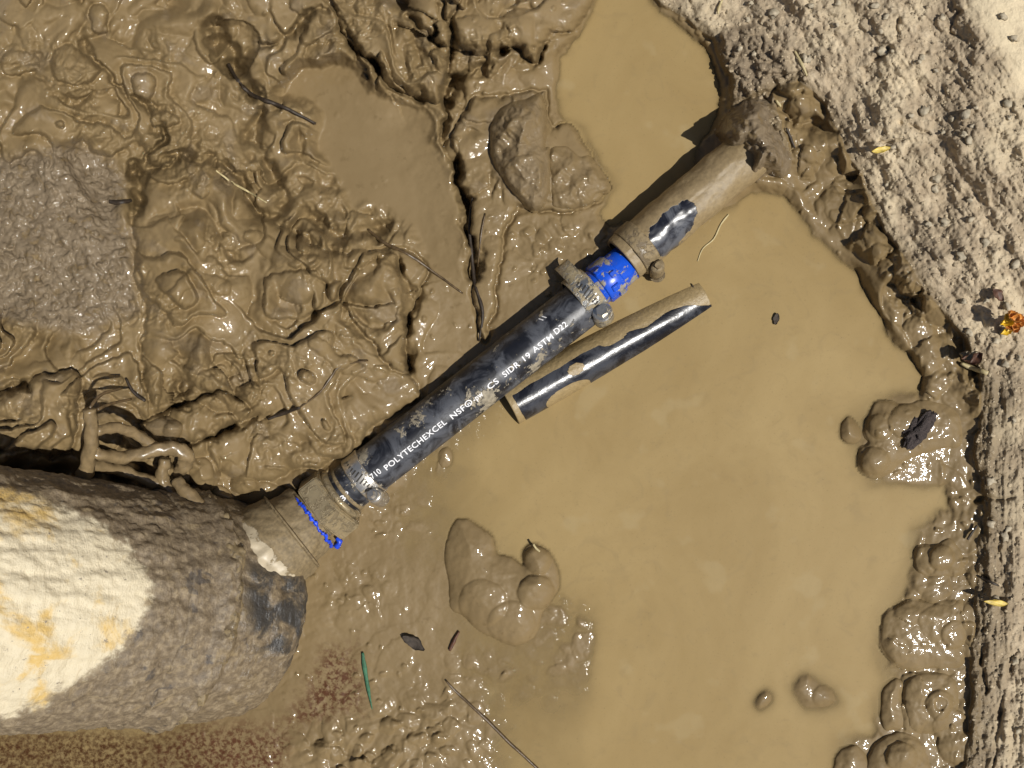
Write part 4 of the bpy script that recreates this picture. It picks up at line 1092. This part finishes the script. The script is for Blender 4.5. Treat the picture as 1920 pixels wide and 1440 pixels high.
ground_line('grass_stalk', [(836, 1276), (852, 1294), (880, 1320), (915, 1352), (950, 1388), (985, 1420), (1012, 1446)], [.0006, .0009, .0010, .0009], M_ROOT, 'long brown grass stalk lying across the shallow water', 'grass stalk', .0006, 10)
ground_line('grass', [(680, 1224), (684, 1255), (690, 1290), (698, 1330)], [.0008, .0014, .0011, .0003], M_GREEN, 'single green grass blade lying on the rusty mud', 'grass', .0016, 11, flat=.3)
ground_line('straw', [(1802, 681), (1822, 690), (1852, 700)], [.0010, .0016, .0013], M_STRAW, 'pale straw stub at the edge of the bank below the brown husk', 'straw', .003, 12)
ground_line('root', [(1366, 402), (1352, 420), (1338, 448), (1318, 466), (1308, 490)], [.0006, .0005, .0003], M_STRAW, 'pale strand standing in for a glint line on the open water beside the old pipe', 'root', .0004, 13)  # water glint modelled as a thin pale strand
ground_line('twig', [(1296, 532), (1308, 552), (1324, 576)], [.0004, .0008, .0004], M_TWIG, 'thin dark line marking the cut far end of the pipe offcut', 'twig', .0006, 14)  # dark strand draws the far end edge of the offcut
ground_line('twig', [(1000, 1020), (1005, 1028), (1012, 1034)], [.0007, .0007], M_STRAW, 'short pale twig stub stuck in the heart shaped mud lump', 'twig', .006, 15)
ground_line('twig', [(843, 1220), (850, 1204), (861, 1184)], [.0007, .0013, .0005], M_LEAFB, 'reddish brown twig scrap on the mud below the heart shaped lump', 'twig', .0012, 16)
for i, (pts, lab) in enumerate([([(1490, 96), (1502, 118), (1513, 142)], 'thin straw standing against the crumbly clay heap'), ([(1474, 240), (1482, 258), (1490, 278)], 'dark needle beside the wet lumps under the clay heap'),
                   ([(1838, 1082), (1855, 1090), (1872, 1098)], 'grey twig jutting from the steep bank above the yellow leaf sliver'), ([(1354, 0), (1348, 14), (1346, 26)], 'pale straw stub at the top of the clay heap'),
                   ([(1832, 985), (1820, 1002), (1814, 1012)], 'thin root hanging from the steep bank over the water'), ([(1455, 188), (1464, 200)], 'tiny straw fleck on the wet lumps under the clay heap')]):
    ground_line('straw' if i in (0, 3, 5) else 'twig', pts, [.0006, .0009, .0006], M_STRAW if i in (0, 3, 5) else M_TWIG, lab, 'straw' if i in (0, 3, 5) else 'twig', .0018, 20 + i)

# leaves, petals, husks
def leaf(name, cx, cy, L, Wd, ang, mat, label, cat, up=.0012, curl=.25, seed=0, parent=None, thick=.0003):
    n, k = 10, 6
    V = []; Q = []
    zc = ztop(cx, cy) + up; c = W(cx, cy, zc); s = (HC - zc) / F
    ca, sa = math.cos(ang), math.sin(ang)
    r = random.Random(seed)
    for side in (1, -1):
        for i in range(n + 1):
            u = i / n; wid = Wd * (math.sin(math.pi * (u * .94 + .03)) ** .8) * (1 + .18 * r.uniform(-1, 1))
            for j in range(k + 1):
                v = j / k * 2 - 1
                x = (u - .5) * L; y = v * wid * .5
                z = curl * Wd * (v * v) * .5 + .1 * Wd * math.sin(u * 7 + seed) + .06 * Wd * math.sin(v * 5 + u * 9)
                V.append((c.x + (x * ca - y * sa) * s, c.y + (x * sa + y * ca) * s, c.z + z * s + side * thick))
    m = (n + 1) * (k + 1)
    for i in range(n):
        for j in range(k):
            a = i * (k + 1) + j
            Q.append((a, a + k + 1, a + k + 2, a + 1)); Q.append((m + a + 1, m + a + k + 2, m + a + k + 1, m + a))
    per = [i * (k + 1) for i in range(n + 1)] + [n * (k + 1) + j for j in range(1, k + 1)] + [i * (k + 1) + k for i in range(n - 1, -1, -1)] + [j for j in range(k - 1, 0, -1)]
    for a, b in zip(per, per[1:] + per[:1]): Q.append((a, b, b + m, a + m))
    me = np_mesh(name, np.array(V), np.array(Q), mat)
    return obj(name, me, parent, None, label, cat)
leaf('leaf', 776, 1205, 48, 20, math.radians(-32), M_LEAFD, 'rotten dark leaf on the mud beside the reddish twig scrap', 'leaf', .0012, seed=1)
leaf('leaf', 1455, 598, 22, 11, math.radians(80), M_LEAFD, 'small dark leaf scrap floating alone on the open water', 'leaf', .0008, seed=2)
leaf('leaf', 1652, 281, 36, 11, math.radians(12), M_YELL, 'narrow yellow leaf sliver on the dry soil above the wet lumps', 'leaf', .004, seed=3)
leaf('leaf', 1868, 1130, 46, 11, math.radians(-6), M_YELL, 'pale yellow leaf sliver on the steep lower bank', 'leaf', .004, seed=4)
leaf('leaf', 1871, 553, 28, 16, math.radians(-50), M_LEAFB, 'small reddish brown leaf scrap above the dried orange flower', 'leaf', .004, seed=5)
fl = thing('dried_flower', 'crumpled orange and yellow dried flower on the dry soil bank', 'flower')
for i in range(7):
    a = i * .9 + .3
    leaf('petal', 1896 + 11 * math.cos(a), 603 + 10 * math.sin(a), 24, 17, a + .5, M_ORNG if i not in (3, 4) else M_PETAL, None, None, .006 + .0012 * i, .9, 10 + i, fl)
leaf('petal', 1886, 622, 22, 14, .4, M_PETAL, None, None, .005, .6, 31, fl)
hs = thing('seed_husk', 'crumpled brown seed husk at the edge of the dry bank', 'husk')
for i in range(4):
    leaf('scale', 1818 + 5 * i - 6, 668 + 4 * (i % 2), 30, 18, math.radians(-20 + 22 * i), M_LEAFB if i % 2 else M_STONE, None, None, .004 + .0016 * i, .9, 40 + i, hs)
# dark tuft on the wide lobe
def lump_mesh(name, mats, cx, cy, rx, ry, rz, ang, seed, up=0.0, sub=2, rough=.35, z=None):
    bm = bmesh.new(); bmesh.ops.create_icosphere(bm, subdivisions=sub, radius=1)
    zc = (ztop(cx, cy) if z is None else z) + up; c = W(cx, cy, zc); s = (HC - zc) / F
    ca, sa = math.cos(ang), math.sin(ang)
    co = np.array([v.co[:] for v in bm.verts])
    nz = fbm(co[:, 0] * 1.6 + co[:, 2], co[:, 1] * 1.6 - co[:, 2] * .7, seed % 60, 3)
    for v, k in zip(bm.verts, nz):
        q = v.co * (1 + rough * k); x, y = q.x * rx, q.y * ry
        v.co = (c.x + (x * ca - y * sa) * s, c.y + (x * sa + y * ca) * s, c.z + q.z * rz * s)
    return bm_mesh(name, bm, mats, True)
M_TUFT = make_plain('dark_crumb', (.045, .033, .030), .7, scale=900, var=.6, bump=.9, dist=.002)
obj('soil_tuft', lump_mesh('soil_tuft', M_TUFT, 1722, 804, 38, 17, 9, math.radians(48), 5, .005, 4, .55), None, None, 'dark purplish crumbly tuft sitting on the wide mud lobe', 'soil tuft')

# pebbles and clods on the bank: separate, alike
for i in range(60):
    while True:
        x = random.uniform(1380, 1915); y = random.uniform(5, 1435)
        if poly_sdf(np.array([x]), np.array([y]), BANK)[0] > 14: break
    r = random.uniform(3.5, 8)
    obj('pebble', lump_mesh('pebble', M_STONE, x, y, r * random.uniform(.9, 1.5), r, r * .7, random.uniform(0, 6), i, .001, 2, .75), None, None, 'small pale pebble lying on the dry soil bank', 'pebble', 'pebbles on the soil bank')
# loose crumbs, too many to count
bmall_V = []; bmall_Q = []
ico = bmesh.new(); bmesh.ops.create_icosphere(ico, subdivisions=1, radius=1)
iv = np.array([v.co[:] for v in ico.verts]); it = np.array([[v.index for v in f.verts] for f in ico.faces]); ico.free()
cr = np.random.default_rng(77); cnt = 0
cand = np.stack([cr.uniform(1200, 1990, 15000), cr.uniform(-50, 1490, 15000)], -1)
dd = poly_sdf(cand[:, 0], cand[:, 1], BANK)
pd = poly_sdf(cand[:, 0], cand[:, 1], PILE)
corner = poly_sdf(cand[:, 0], cand[:, 1], [(1790, -200), (1800, 20), (1830, 60), (1870, 110), (1900, 190), (2300, 300), (2300, -200)])
cand = cand[((dd > 4) | (pd > 0)) & (corner < 0)]
for x, y in cand:
    r = .9 + 3.2 * cr.random() ** 3; z = float(zat(x, y)) - r * .00006; c = W(x, y, z); s = (HC - z) / F
    v = iv * (1 + .35 * cr.standard_normal((len(iv), 1)) * .6) * (r * s) * np.array([cr.uniform(.8, 1.5), cr.uniform(.8, 1.3), .65])
    a = cr.uniform(0, 6.3); v = np.stack([v[:, 0] * np.cos(a) - v[:, 1] * np.sin(a), v[:, 0] * np.sin(a) + v[:, 1] * np.cos(a), v[:, 2]], -1)
    bmall_V.append(v + np.array(c)); bmall_Q.append(it + cnt * len(iv)); cnt += 1
nv = cnt * len(iv)
obj('soil_crumbs', np_mesh('soil_crumbs', np.vstack(bmall_V), np.vstack(bmall_Q), M_SOIL, True, dict(pale=np.repeat(cr.random(cnt) * .6, len(iv)), grey=np.repeat(cr.random(cnt), len(iv)), damp=np.zeros(nv))), kind='stuff', label='loose crumbs of dry soil scattered over the bank', cat='soil crumbs')
